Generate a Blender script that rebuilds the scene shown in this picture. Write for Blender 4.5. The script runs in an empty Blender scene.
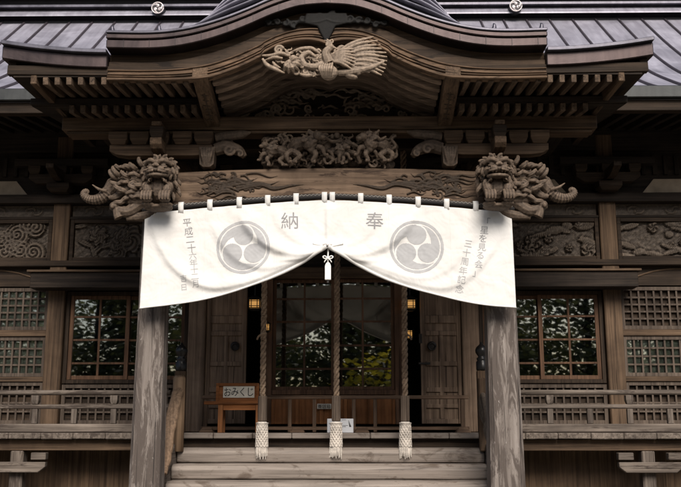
import bpy, bmesh, math, random
import numpy as np
from mathutils import Vector, Matrix, noise
random.seed(7)
SC = bpy.context.scene
COL = SC.collection
R = math.radians
PI = math.pi

# ------------------------------------------------------------------ materials
def new_mat(name):
    m = bpy.data.materials.new(name); m.use_nodes = True
    nt = m.node_tree; nt.nodes.clear()
    out = nt.nodes.new('ShaderNodeOutputMaterial')
    b = nt.nodes.new('ShaderNodeBsdfPrincipled')
    nt.links.new(b.outputs[0], out.inputs[0])
    return m, nt, b, out

def ramp(nt, stops):
    r = nt.nodes.new('ShaderNodeValToRGB')
    el = r.color_ramp.elements
    while len(el) < len(stops): el.new(0.5)
    for e, (p, c) in zip(el, stops):
        e.position = p; e.color = (*c, 1) if len(c) == 3 else c
    return r

def mixc(nt, fac, a, b, mode='MIX'):
    n = nt.nodes.new('ShaderNodeMix'); n.data_type = 'RGBA'; n.blend_type = mode
    for sock, v in ((n.inputs[0], fac), (n.inputs[6], a), (n.inputs[7], b)):
        if hasattr(v, 'is_output'): nt.links.new(v, sock)
        elif isinstance(v, (int, float)): sock.default_value = v
        else: sock.default_value = (*v, 1)
    return n.outputs[2]

def tex_noise(nt, vec, scale, detail=6, rough=.6, dist=0):
    n = nt.nodes.new('ShaderNodeTexNoise')
    n.inputs['Scale'].default_value = scale; n.inputs['Detail'].default_value = detail
    n.inputs['Roughness'].default_value = rough; n.inputs['Distortion'].default_value = dist
    if vec is not None: nt.links.new(vec, n.inputs['Vector'])
    return n.outputs['Fac']

def coords(nt, scale=(1, 1, 1), rand=True):
    tc = nt.nodes.new('ShaderNodeTexCoord')
    mp = nt.nodes.new('ShaderNodeMapping'); mp.inputs['Scale'].default_value = scale
    src = tc.outputs['Object']
    if rand:
        oi = nt.nodes.new('ShaderNodeObjectInfo')
        ad = nt.nodes.new('ShaderNodeVectorMath'); ad.operation = 'ADD'
        mu = nt.nodes.new('ShaderNodeMath'); mu.operation = 'MULTIPLY'; mu.inputs[1].default_value = 17.0
        nt.links.new(oi.outputs['Random'], mu.inputs[0])
        nt.links.new(src, ad.inputs[0]); nt.links.new(mu.outputs[0], ad.inputs[1])
        src = ad.outputs[0]
    nt.links.new(src, mp.inputs['Vector'])
    return mp.outputs[0]

def bump(nt, b, h, strength=.4, dist=.01):
    bp = nt.nodes.new('ShaderNodeBump'); bp.inputs['Strength'].default_value = strength
    bp.inputs['Distance'].default_value = dist
    nt.links.new(h, bp.inputs['Height']); nt.links.new(bp.outputs[0], b.inputs['Normal'])

def wood(name, dark, light, axis='X', fine=26, blotch=None, rough=.75, bmp=.5, mott=1.6, spec=.18):
    """weathered timber with the grain along one axis"""
    m, nt, b, _ = new_mat(name)
    s = [fine] * 3; s['XYZ'.index(axis)] = fine * .035
    v = coords(nt, s)
    g = tex_noise(nt, v, 1.0, 8, .62, .35)
    s2 = [fine * 2.8] * 3; s2['XYZ'.index(axis)] = fine * .06
    g2 = tex_noise(nt, coords(nt, s2), 1.0, 4, .6)
    r1 = ramp(nt, [(.28, dark), (.72, light)]); nt.links.new(g, r1.inputs[0])
    r2 = ramp(nt, [(.30, (.5, .48, .47)), (.58, (1, 1, 1))]); nt.links.new(g2, r2.inputs[0])
    c = mixc(nt, .75, r1.outputs[0], r2.outputs[0], 'MULTIPLY')
    big = tex_noise(nt, coords(nt), mott, 4, .6, .4)
    r3 = ramp(nt, [(.33, (.55, .53, .52)), (.62, (1.1, 1.08, 1.05))]); nt.links.new(big, r3.inputs[0])
    c = mixc(nt, .8, c, r3.outputs[0], 'MULTIPLY')
    if blotch:
        sb = [9] * 3; sb['XYZ'.index(axis)] = 1.6
        bn = tex_noise(nt, coords(nt, sb), 1.0, 7, .7, .5)
        r4 = ramp(nt, [(.53, (0, 0, 0)), (.60, (1, 1, 1))]); nt.links.new(bn, r4.inputs[0])
        c = mixc(nt, r4.outputs[0], c, blotch)
    sk = [fine * 1.5] * 3; sk['XYZ'.index(axis)] = fine * .025
    kn = tex_noise(nt, coords(nt, sk), 1.0, 3, .55, .2)
    r5 = ramp(nt, [(.31, (.22, .2, .19)), (.37, (1, 1, 1))]); nt.links.new(kn, r5.inputs[0])
    c = mixc(nt, .85, c, r5.outputs[0], 'MULTIPLY')
    nt.links.new(c, b.inputs['Base Color'])
    b.inputs['Roughness'].default_value = rough
    b.inputs['Specular IOR Level'].default_value = spec
    bump(nt, b, g2, bmp, .006)
    return m

def plain(name, col, rough=.6, metal=0, var=.25, scale=8, bmp=.15, spec=.4):
    m, nt, b, _ = new_mat(name)
    n = tex_noise(nt, coords(nt), scale, 5, .6)
    lo = tuple(c * (1 - var) for c in col); hi = tuple(min(1, c * (1 + var)) for c in col)
    r = ramp(nt, [(.3, lo), (.7, hi)]); nt.links.new(n, r.inputs[0])
    nt.links.new(r.outputs[0], b.inputs['Base Color'])
    b.inputs['Roughness'].default_value = rough; b.inputs['Metallic'].default_value = metal
    b.inputs['Specular IOR Level'].default_value = spec
    if bmp: bump(nt, b, n, bmp, .01)
    return m

M = {}
for ax in 'XYZ':
    M['smoky' + ax] = wood('shade_dark_timber_' + ax, (.010, .0075, .006), (.045, .033, .025), ax)  # darker timber copy: shade under the eaves is put into its colour
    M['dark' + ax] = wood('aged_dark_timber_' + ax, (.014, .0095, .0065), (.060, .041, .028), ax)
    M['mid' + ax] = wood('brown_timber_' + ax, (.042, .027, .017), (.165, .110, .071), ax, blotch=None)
    M['grey' + ax] = wood('grey_weathered_timber_' + ax, (.062, .050, .042), (.225, .19, .162), ax, blotch=(.052, .040, .033))
M['doorZ'] = wood('door_timber', (.10, .068, .047), (.31, .222, .160), 'Z', 20)
M['barX'] = wood('barrier_timber_X', (.10, .064, .042), (.29, .195, .135), 'X', 22)
M['barZ'] = wood('barrier_timber_Z', (.09, .058, .038), (.25, .17, .118), 'Z', 22)
M['raftY'] = wood('rafter_timber', (.050, .035, .024), (.175, .122, .085), 'Y')
M['ribX'] = wood('arched_rib_timber', (.13, .095, .07), (.34, .255, .195), 'X', 18)
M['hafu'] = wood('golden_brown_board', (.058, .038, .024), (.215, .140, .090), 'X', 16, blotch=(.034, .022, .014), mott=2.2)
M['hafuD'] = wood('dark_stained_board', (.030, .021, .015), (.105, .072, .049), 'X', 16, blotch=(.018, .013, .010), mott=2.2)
M['orangeX'] = wood('orange_brown_timber_X', (.16, .06, .02), (.42, .17, .062), 'X', 20)
M['orangeZ'] = wood('orange_brown_timber_Z', (.15, .06, .022), (.38, .165, .066), 'Z', 20)
M['sash'] = wood('sash_timber', (.065, .036, .022), (.19, .108, .066), 'Z', 30)
M['log'] = wood('pale_log_timber', (.13, .082, .048), (.40, .28, .185), 'Z', 14)

def pillar_mat():
    m, nt, b, _ = new_mat('peeling_pillar_timber')
    v = coords(nt, (22, 22, .9))
    g = tex_noise(nt, v, 1, 8, .65, .3)
    r1 = ramp(nt, [(.3, (.085, .068, .058)), (.55, (.175, .148, .13)), (.75, (.30, .265, .24))]); nt.links.new(g, r1.inputs[0])
    # dark old skin left in ragged patches
    p = tex_noise(nt, coords(nt, (11, 11, 1.7)), 1, 9, .74, .8)
    r2 = ramp(nt, [(.46, (0, 0, 0)), (.52, (1, 1, 1))]); nt.links.new(p, r2.inputs[0])
    c = mixc(nt, r2.outputs[0], r1.outputs[0], (.072, .056, .047))
    # pale flakes
    f = tex_noise(nt, coords(nt, (46, 46, 11)), 1, 5, .7, 1.0)
    r3 = ramp(nt, [(.64, (0, 0, 0)), (.71, (1, 1, 1))]); nt.links.new(f, r3.inputs[0])
    c = mixc(nt, r3.outputs[0], c, (.30, .27, .25))
    # drying cracks
    k = tex_noise(nt, coords(nt, (60, 60, .7)), 1, 3, .5)
    r4 = ramp(nt, [(.35, (.14, .12, .11)), (.40, (1, 1, 1))]); nt.links.new(k, r4.inputs[0])
    c = mixc(nt, .85, c, r4.outputs[0], 'MULTIPLY')
    nt.links.new(c, b.inputs['Base Color']); b.inputs['Roughness'].default_value = .8
    bump(nt, b, f, .6, .008)
    return m
M['pillar'] = pillar_mat()

def step_mat():
    m, nt, b, _ = new_mat('worn_step_timber')
    g = tex_noise(nt, coords(nt, (1.1, 26, 26)), 1, 8, .62, .3)
    r1 = ramp(nt, [(.28, (.11, .090, .076)), (.72, (.27, .228, .195))]); nt.links.new(g, r1.inputs[0])
    p = tex_noise(nt, coords(nt, (3.4, 3, 7)), 1, 5, .65, .6)
    r2 = ramp(nt, [(.53, (1, 1, 1)), (.63, (.52, .47, .43))]); nt.links.new(p, r2.inputs[0])
    c = mixc(nt, 1.0, r1.outputs[0], r2.outputs[0], 'MULTIPLY')
    k = tex_noise(nt, coords(nt, (.8, 50, 50)), 1, 3, .5)
    r4 = ramp(nt, [(.30, (.35, .32, .3)), (.38, (1, 1, 1))]); nt.links.new(k, r4.inputs[0])
    c = mixc(nt, .8, c, r4.outputs[0], 'MULTIPLY')
    nt.links.new(c, b.inputs['Base Color']); b.inputs['Roughness'].default_value = .7
    bump(nt, b, g, .4, .008)
    return m
M['step'] = step_mat()

def carve_mat(name, col, deep):
    m, nt, b, _ = new_mat(name)
    n = tex_noise(nt, coords(nt, (1, 1, 1)), 30, 6, .65, .5)
    r = ramp(nt, [(.3, tuple(c * .55 for c in col)), (.7, tuple(c * 1.25 for c in col))]); nt.links.new(n, r.inputs[0])
    geo = nt.nodes.new('ShaderNodeNewGeometry')          # shade painted into the carved grooves, highlights onto the ridges
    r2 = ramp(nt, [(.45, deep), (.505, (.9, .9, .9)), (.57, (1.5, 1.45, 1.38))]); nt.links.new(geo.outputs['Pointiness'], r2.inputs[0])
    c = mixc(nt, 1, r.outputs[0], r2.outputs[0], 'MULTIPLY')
    nt.links.new(c, b.inputs['Base Color']); b.inputs['Roughness'].default_value = .66; b.inputs['Specular IOR Level'].default_value = .18
    bump(nt, b, n, .35, .006)
    return m
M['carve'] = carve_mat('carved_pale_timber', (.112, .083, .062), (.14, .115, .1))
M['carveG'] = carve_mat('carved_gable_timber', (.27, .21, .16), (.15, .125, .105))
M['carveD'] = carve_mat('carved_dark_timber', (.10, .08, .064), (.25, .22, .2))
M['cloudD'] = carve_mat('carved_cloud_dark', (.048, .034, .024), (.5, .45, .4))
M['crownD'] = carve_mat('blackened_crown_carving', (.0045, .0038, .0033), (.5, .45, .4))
M['seam'] = plain('dark_seam_copper', (.06, .05, .06), .5, .4)

def copper(name, a, b_, rough=.42, metal=.75):
    m, nt, b, _ = new_mat(name)
    v = coords(nt, (1, 1, 1))
    n = tex_noise(nt, v, 1.6, 7, .65, .5)
    r = ramp(nt, [(.3, a), (.7, b_)]); nt.links.new(n, r.inputs[0])
    st = tex_noise(nt, coords(nt, (14, 1.2, 1.2)), 1, 5, .6)
    r2 = ramp(nt, [(.3, (.6, .58, .6)), (.65, (1, 1, 1))]); nt.links.new(st, r2.inputs[0])
    c = mixc(nt, .7, r.outputs[0], r2.outputs[0], 'MULTIPLY')
    nt.links.new(c, b.inputs['Base Color'])
    r3 = ramp(nt, [(.3, (rough - .08,) * 3), (.7, (rough + .15,) * 3)]); nt.links.new(n, r3.inputs[0])
    nt.links.new(r3.outputs[0], b.inputs['Roughness'])
    b.inputs['Metallic'].default_value = metal
    bump(nt, b, n, .2, .02)
    return m
M['roof'] = copper('old_copper_roofing', (.23, .225, .265), (.40, .39, .455), .45, .35)
M['edge'] = copper('copper_roof_edge', (.026, .020, .021), (.085, .062, .060), .38, .75)
M['eavemetal'] = copper('dark_eave_copper', (.022, .025, .026), (.055, .058, .058), .45, .5)
M['ridge'] = copper('dark_ridge_copper', (.06, .058, .070), (.16, .155, .19), .38, .6)
M['ridgedark'] = plain('black_ridge_copper', (.018, .017, .02), .5, .3)
M['black'] = plain('black_lacquer', (.012, .011, .011), .35)
M['iron'] = plain('dark_iron', (.03, .027, .025), .45, .6)
M['plaster'] = plain('tan_plaster', (.34, .27, .20), .9, 0, .25, 5)
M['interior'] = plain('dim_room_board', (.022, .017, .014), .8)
M['latZ'] = wood('lattice_timber', (.05, .038, .030), (.155, .122, .098), 'Z', 30)
M['paleback'] = plain('grey_screen_paper', (.80, .79, .77), .9, 0, .25, 7, 0)  # brightness reflected in the lattice panes, painted as a pale colour
M['paper'] = plain('white_board', (.62, .63, .66), .7, 0, .05, 5, 0)
M['paperw'] = plain('cream_paper', (.60, .57, .49), .8, 0, .12, 14, 0)
M['ink'] = plain('black_ink', (.016, .015, .015), .7, 0, .1, 5, 0)
M['inksoft'] = plain('worn_ink', (.05, .048, .048), .8, 0, .3, 20, 0)
M['stone'] = plain('grey_stone', (.26, .25, .235), .85, 0, .2, 9, .3)
M['rope'] = wood('hemp_rope', (.15, .105, .072), (.36, .27, .195), 'X', 30, mott=5)
M['tassel'] = plain('greyed_white_cord', (.50, .455, .405), .9, 0, .38, 16, .4)
M['cordwhite'] = plain('white_cotton_cord', (.78, .77, .74), .9, 0, .05, 50, .2)
M['rod'] = plain('black_cord', (.016, .014, .014), .7)
M['thread'] = plain('pale_thread', (.22, .20, .18), .8)
M['crest'] = plain('grey_crest_print', (.36, .36, .365), .85, 0, .06, 30, 0)
M['print'] = plain('grey_ink_print', (.25, .25, .255), .85, 0, .1, 30, 0)
M['printpale'] = plain('faded_ink_print', (.36, .36, .365), .85, 0, .12, 30, 0)
M['medal'] = plain('pale_metal_crest', (.55, .5, .5), .4, .4)

def cloth_mat():
    m, nt, b, out = new_mat('white_cotton_cloth')
    w = tex_noise(nt, coords(nt, (1, 1, 1), False), 260, 3, .6)
    d = tex_noise(nt, coords(nt, (2.2, 2.2, 3.5), False), 1, 5, .6, .6)
    r = ramp(nt, [(.3, (.66, .645, .62)), (.6, (.745, .735, .715))]); nt.links.new(d, r.inputs[0])
    nt.links.new(r.outputs[0], b.inputs['Base Color']); b.inputs['Roughness'].default_value = .9
    b.inputs['Specular IOR Level'].default_value = .15
    mu = nt.nodes.new('ShaderNodeMath'); mu.operation = 'MULTIPLY_ADD'
    wr = tex_noise(nt, coords(nt, (5, 5, 3), False), 1, 4, .6, 1.2)
    nt.links.new(wr, mu.inputs[0]); mu.inputs[1].default_value = 6.0; nt.links.new(w, mu.inputs[2])
    bump(nt, b, mu.outputs[0], .30, .005)
    tr = nt.nodes.new('ShaderNodeBsdfTranslucent'); tr.inputs[0].default_value = (.8, .78, .74, 1)
    mx = nt.nodes.new('ShaderNodeMixShader'); mx.inputs[0].default_value = .12
    nt.links.new(b.outputs[0], mx.inputs[1]); nt.links.new(tr.outputs[0], mx.inputs[2]); nt.links.new(mx.outputs[0], out.inputs[0])
    return m
M['cloth'] = cloth_mat()

def glass_mat():
    m = bpy.data.materials.new('old_window_glass'); m.use_nodes = True
    nt = m.node_tree; nt.nodes.clear()
    out = nt.nodes.new('ShaderNodeOutputMaterial')
    t = nt.nodes.new('ShaderNodeBsdfTransparent'); t.inputs[0].default_value = (.75, .78, .75, 1)
    g = nt.nodes.new('ShaderNodeBsdfGlossy'); g.inputs['Roughness'].default_value = .015
    g.inputs['Color'].default_value = (.95, .97, .95, 1)
    n = tex_noise(nt, coords(nt), 3.5, 2, .5)
    bp = nt.nodes.new('ShaderNodeBump'); bp.inputs['Strength'].default_value = .005; bp.inputs['Distance'].default_value = .05
    nt.links.new(n, bp.inputs['Height']); nt.links.new(bp.outputs[0], g.inputs['Normal'])
    lw = nt.nodes.new('ShaderNodeFresnel'); lw.inputs['IOR'].default_value = 1.9
    mx = nt.nodes.new('ShaderNodeMixShader')
    ad = nt.nodes.new('ShaderNodeMath'); ad.operation = 'ADD'; ad.inputs[1].default_value = .15
    nt.links.new(lw.outputs[0], ad.inputs[0]); nt.links.new(ad.outputs[0], mx.inputs[0])
    nt.links.new(t.outputs[0], mx.inputs[1]); nt.links.new(g.outputs[0], mx.inputs[2]); nt.links.new(mx.outputs[0], out.inputs[0])
    return m
M['glass'] = glass_mat()

def lamp_mat():
    m, nt, b, _ = new_mat('lit_lantern_paper')
    b.inputs['Base Color'].default_value = (.55, .33, .13, 1)
    b.inputs['Emission Color'].default_value = (1, .50, .14, 1); b.inputs['Emission Strength'].default_value = .26
    return m
M['lamp'] = lamp_mat()

# ------------------------------------------------------------------ mesh helpers
def catmull(pts, n=8):
    P = [Vector(p) for p in pts]
    if len(P) < 3: return P
    P = [P[0] * 2 - P[1]] + P + [P[-1] * 2 - P[-2]]
    out = []
    for i in range(1, len(P) - 2):
        a, b, c, d = P[i - 1:i + 3]
        for k in range(n):
            t = k / n
            out.append(.5 * ((2 * b) + (c - a) * t + (2 * a - 5 * b + 4 * c - d) * t * t + (3 * b - a - 3 * c + d) * t ** 3))
    out.append(P[-2].copy())
    return out

def world_off(o):
    v = Vector((0, 0, 0))
    while o is not None:
        v += o.location; o = o.parent
    return v

class MB:
    def __init__(s): s.v = []; s.f = []
    def add(s, vs, fs):
        k = len(s.v); s.v += [tuple(q) for q in vs]; s.f += [tuple(i + k for i in f) for f in fs]; return s
    def box(s, x0, x1, y0, y1, z0, z1):
        return s.add([(x0, y0, z0), (x1, y0, z0), (x1, y1, z0), (x0, y1, z0), (x0, y0, z1), (x1, y0, z1), (x1, y1, z1), (x0, y1, z1)],
                     [(0, 3, 2, 1), (4, 5, 6, 7), (0, 1, 5, 4), (1, 2, 6, 5), (2, 3, 7, 6), (3, 0, 4, 7)])
    def frustum(s, x, y, z0, z1, a0, b0, a1, b1):
        return s.add([(x - a0, y - b0, z0), (x + a0, y - b0, z0), (x + a0, y + b0, z0), (x - a0, y + b0, z0),
                      (x - a1, y - b1, z1), (x + a1, y - b1, z1), (x + a1, y + b1, z1), (x - a1, y + b1, z1)],
                     [(0, 3, 2, 1), (4, 5, 6, 7), (0, 1, 5, 4), (1, 2, 6, 5), (2, 3, 7, 6), (3, 0, 4, 7)])
    def bar(s, p, q, w, h, up=(0, 0, 1)):
        p, q = Vector(p), Vector(q); d = (q - p).normalized(); sd = d.cross(Vector(up)).normalized(); u = sd.cross(d)
        vs = []
        for c in (p, q):
            for a, b in ((-1, -1), (1, -1), (1, 1), (-1, 1)): vs.append(c + sd * a * w / 2 + u * b * h / 2)
        return s.add(vs, [(0, 1, 2, 3), (7, 6, 5, 4), (0, 4, 5, 1), (1, 5, 6, 2), (2, 6, 7, 3), (3, 7, 4, 0)])
    def tube(s, pts, r, n=8, flat=1.0, fdir=None):
        P = [Vector(p) for p in pts]; N = len(P)
        if not hasattr(r, '__len__'): r = [r] * N
        elif len(r) != N:
            r = list(np.interp(np.linspace(0, 1, N), np.linspace(0, 1, len(r)), r))
        t0 = (P[1] - P[0]).normalized()
        u = Vector(fdir) if fdir else (Vector((0, 1, 0)) if abs(t0.y) < .9 else Vector((1, 0, 0)))
        vs = []; fs = []
        for i in range(N):
            t = (P[min(i + 1, N - 1)] - P[max(i - 1, 0)])
            t = t.normalized() if t.length > 1e-9 else t0
            a = (u - t * u.dot(t)); a = a.normalized() if a.length > 1e-6 else t.orthogonal().normalized()
            if not fdir: u = a
            b = t.cross(a)
            for k in range(n):
                an = 2 * PI * k / n
                vs.append(P[i] + a * math.cos(an) * r[i] * flat + b * math.sin(an) * r[i])
        for i in range(N - 1):
            for k in range(n):
                fs.append((i * n + k, i * n + (k + 1) % n, (i + 1) * n + (k + 1) % n, (i + 1) * n + k))
        fs.append(tuple(range(n - 1, -1, -1))); fs.append(tuple((N - 1) * n + k for k in range(n)))
        return s.add(vs, fs)
    def ell(s, c, r, rot=None, n=10, m=7):
        if not hasattr(r, '__len__'): r = (r, r, r)
        vs = []; fs = []
        Q = rot if rot is not None else Matrix.Identity(3); c = Vector(c)
        for j in range(1, m):
            th = PI * j / m
            for k in range(n):
                ph = 2 * PI * k / n
                vs.append(c + Q @ Vector((r[0] * math.sin(th) * math.cos(ph), r[1] * math.sin(th) * math.sin(ph), r[2] * math.cos(th))))
        top = len(vs); vs.append(c + Q @ Vector((0, 0, r[2]))); bot = len(vs); vs.append(c + Q @ Vector((0, 0, -r[2])))
        for j in range(m - 2):
            for k in range(n): fs.append((j * n + k, (j + 1) * n + k, (j + 1) * n + (k + 1) % n, j * n + (k + 1) % n))
        for k in range(n):
            fs.append((top, k, (k + 1) % n)); fs.append((bot, (m - 2) * n + (k + 1) % n, (m - 2) * n + k))
        return s.add(vs, fs)
    def prism(s, pts, y0, y1, plane='XZ'):
        n = len(pts)
        f = {'XZ': lambda a, b, y: (a, y, b), 'YZ': lambda a, b, y: (y, a, b), 'XY': lambda a, b, y: (a, b, y)}[plane]
        return s.add([f(a, b, y0) for a, b in pts] + [f(a, b, y1) for a, b in pts],
                     [tuple(range(n)), tuple(range(2 * n - 1, n - 1, -1))] + [(i, i + n, (i + 1) % n + n, (i + 1) % n) for i in range(n)])
    def band(s, lo, hi, y0, y1):
        """strip between two XZ polylines of equal length, with depth y0..y1"""
        n = len(lo); vs = []
        for (x, z), (x2, z2) in zip(lo, hi): vs += [(x, y0, z), (x2, y0, z2), (x2, y1, z2), (x, y1, z)]
        fs = []
        for i in range(n - 1):
            a, b = 4 * i, 4 * i + 4
            fs += [(a, b, b + 1, a + 1), (a + 1, b + 1, b + 2, a + 2), (a + 2, b + 2, b + 3, a + 3), (a + 3, b + 3, b, a)]
        fs += [(0, 1, 2, 3), (4 * n - 1, 4 * n - 2, 4 * n - 3, 4 * n - 4)]
        return s.add(vs, fs)
    def lathe(s, prof, c, n=16):
        vs = []; fs = []; c = Vector(c); m = len(prof)
        for r, z in prof:
            for k in range(n): vs.append(c + Vector((r * math.cos(2 * PI * k / n), r * math.sin(2 * PI * k / n), z)))
        for i in range(m - 1):
            for k in range(n): fs.append((i * n + k, i * n + (k + 1) % n, (i + 1) * n + (k + 1) % n, (i + 1) * n + k))
        fs.append(tuple(range(n - 1, -1, -1))); fs.append(tuple((m - 1) * n + k for k in range(n)))
        return s.add(vs, fs)
    def mirror(s):
        n = len(s.v); s.v += [(-x, y, z) for x, y, z in s.v]; s.f += [tuple(i + n for i in reversed(f)) for f in s.f]; return s
    def flipx(s):
        s.v = [(-x, y, z) for x, y, z in s.v]; s.f = [tuple(reversed(f)) for f in s.f]; return s
    def move(s, d):
        s.v = [(x + d[0], y + d[1], z + d[2]) for x, y, z in s.v]; return s
    def build(s, name, mat, parent=None, smooth=False, bevel=0, seg=1):
        me = bpy.data.meshes.new(name); off = world_off(parent)
        me.from_pydata([(x - off.x, y - off.y, z - off.z) for x, y, z in s.v], [], s.f)
        if not name.endswith('crown'):
            bm = bmesh.new(); bm.from_mesh(me); bmesh.ops.recalc_face_normals(bm, faces=bm.faces); bm.to_mesh(me); bm.free()
        o = bpy.data.objects.new(name, me); COL.objects.link(o)
        if parent is not None: o.parent = parent
        me.materials.append(M[mat] if isinstance(mat, str) else mat)
        if smooth: me.shade_smooth()
        if bevel:
            md = o.modifiers.new('edge', 'BEVEL'); md.width = bevel; md.segments = seg; md.limit_method = 'ANGLE'; md.angle_limit = R(40)
            md.harden_normals = False
        return o

def carve(mb, name, mat, parent, voxel=.01, rough=0.0, smooth_it=2):
    """fuse overlapping carved forms into one continuous surface"""
    t = mb.build('carving_work', mat, None)
    md = t.modifiers.new('r', 'REMESH'); md.mode = 'VOXEL'; md.voxel_size = voxel
    if smooth_it:
        ms = t.modifiers.new('s', 'SMOOTH'); ms.iterations = smooth_it; ms.factor = .5
    dg = bpy.context.evaluated_depsgraph_get(); dg.update()
    me = bpy.data.meshes.new_from_object(t.evaluated_get(dg))
    bpy.data.objects.remove(t)
    off = world_off(parent)
    me.transform(Matrix.Translation(-off)); me.shade_smooth(); me.name = name
    if rough:
        nv = len(me.vertices); co_ = np.empty(nv * 3, 'f'); no_ = np.empty(nv * 3, 'f')
        me.vertices.foreach_get('co', co_); me.vertices.foreach_get('normal', no_)
        co_ = co_.reshape(-1, 3); no_ = no_.reshape(-1, 3)
        am = np.array([noise.noise(Vector(p) * 38) + .6 * noise.noise(Vector(p) * 90) for p in co_])
        co_ = co_ + no_ * (rough * am)[:, None]
        me.vertices.foreach_set('co', co_.ravel()); me.update()
    o = bpy.data.objects.new(name, me); COL.objects.link(o); o.parent = parent
    return o

def spiral(c, r0, turns, a0=0, ccw=1, plane='XZ', n=26, y=0, tight=.12):
    out = []
    for i in range(n):
        t = i / (n - 1); r = r0 * ((1 - t) + tight * t); a = a0 + ccw * turns * 2 * PI * t
        out.append((c[0] + r * math.cos(a), y, c[1] + r * math.sin(a)))
    return out

def tag(o, label=None, cat=None, group=None, kind=None):
    for k, v in (('label', label), ('category', cat), ('group', group), ('kind', kind)):
        if v: o[k] = v
    return o

def empty(name, loc, label, cat, group=None):
    o = bpy.data.objects.new(name, None); COL.objects.link(o); o.location = loc
    o.empty_display_size = .1
    return tag(o, label, cat, group)

def kids(o): return [c for c in bpy.data.objects if c.parent == o]
def copy_tree(o, parent=None):
    c = o.copy(); COL.objects.link(c); c.parent = parent
    for ch in kids(o):
        copy_tree(ch, c)
    return c
def dup(o, loc):
    c = o.copy(); COL.objects.link(c); c.location = loc; return c

# ------------------------------------------------------------------ world, sun, camera
SUN_EL, SUN_AZ = 41.0, 10.0        # azimuth to the right of straight-on, seen from the camera
w = bpy.data.worlds.new('World'); SC.world = w; w.use_nodes = True
nt = w.node_tree; nt.nodes.clear()
sky = nt.nodes.new('ShaderNodeTexSky'); sky.sky_type = 'NISHITA'; sky.sun_disc = False
sky.sun_elevation = R(SUN_EL); sky.sun_rotation = R(180 - SUN_AZ)
sky.air_density = 1.0; sky.dust_density = 2.5; sky.ozone_density = 1.0
bg = nt.nodes.new('ShaderNodeBackground'); bg.inputs[1].default_value = .055
wo = nt.nodes.new('ShaderNodeOutputWorld')
nt.links.new(sky.outputs[0], bg.inputs[0]); nt.links.new(bg.outputs[0], wo.inputs[0])

L = bpy.data.lights.new('sun', 'SUN'); L.energy = 2.75; L.angle = R(32); L.color = (1, .925, .835)
lo = bpy.data.objects.new('sun', L); COL.objects.link(lo)
sd = Vector((math.sin(R(SUN_AZ)) * math.cos(R(SUN_EL)), -math.cos(R(SUN_AZ)) * math.cos(R(SUN_EL)), math.sin(R(SUN_EL))))
lo.rotation_euler = sd.to_track_quat('Z', 'Y').to_euler(); lo.location = sd * 40

cam = bpy.data.cameras.new('camera'); cam.lens = 48.1; cam.sensor_width = 36; cam.clip_end = 3000
co = bpy.data.objects.new('camera', cam); COL.objects.link(co)
co.location = (.25, -9.3, 1.555); co.rotation_euler = (R(90 + 11.45), R(0), R(.77)); SC.camera = co
SC.view_settings.view_transform = 'Standard'; SC.view_settings.look = 'None'
SC.view_settings.exposure = 0.9; SC.view_settings.gamma = 1
SC.view_settings.use_curve_mapping = False
SC.cycles.max_bounces = 8; SC.cycles.use_denoising = True
SC.cycles.transparent_max_bounces = 12

# ------------------------------------------------------------------ ground
def ground():
    m, nt, b, _ = new_mat('packed_gravel_earth')
    n = tex_noise(nt, coords(nt), 3, 9, .7)
    n2 = tex_noise(nt, coords(nt), 60, 3, .6)
    r = ramp(nt, [(.3, (.09, .078, .062)), (.7, (.165, .147, .12))]); nt.links.new(n, r.inputs[0])
    nt.links.new(r.outputs[0], b.inputs['Base Color']); b.inputs['Roughness'].default_value = .95
    bump(nt, b, n2, .5, .02)
    mb = MB(); s = 400
    mb.add([(-s, -s, 0), (s, -s, 0), (s, s, 0), (-s, s, 0)], [(0, 1, 2, 3)])
    tag(mb.build('ground', m), kind='structure')
    p = MB()
    for i in range(13):
        for j in range(3):
            p.box(-1.8 + j * 1.2 + .008, -1.8 + (j + 1) * 1.2 - .008, -14 + i * .9 + .008, -14 + (i + 1) * .9 - .008, .002, .03)
    tag(p.build('path', 'stone', bevel=.008), kind='structure')
ground()

# ------------------------------------------------------------------ the shrine hall
HALL = empty('shrine_hall', (0, 0, 0), 'old carved timber shrine hall with curved porch gable and copper roof', 'shrine')
H = HALL

# --- profiles of the undulating gable
def fprof(pts):
    c = catmull([(x, 0, z) for x, z in pts], 8)
    xs = np.array([p.x for p in c]); zs = np.array([p.z for p in c])
    return lambda x: float(np.interp(abs(x), xs, zs))
TOP = fprof([(0, 5.745), (.26, 5.72), (.52, 5.635), (.76, 5.525), (1.0, 5.427), (1.23, 5.355), (1.48, 5.306), (1.75, 5.288), (2.14, 5.296)])
LOWo = fprof([(.63, 5.095), (.80, 5.005), (.98, 4.93), (1.15, 4.88), (1.35, 4.86), (1.7, 4.855), (2.14, 4.86)])
LOWi = fprof([(0, 5.22), (.08, 5.25), (.2, 5.262), (.36, 5.245), (.5, 5.195), (.63, 5.118)])
LOW = lambda x: LOWi(x) if abs(x) < .63 else LOWo(x)
XS = list(np.linspace(-2.13, 2.13, 121))
XS[60] = 0.0

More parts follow.
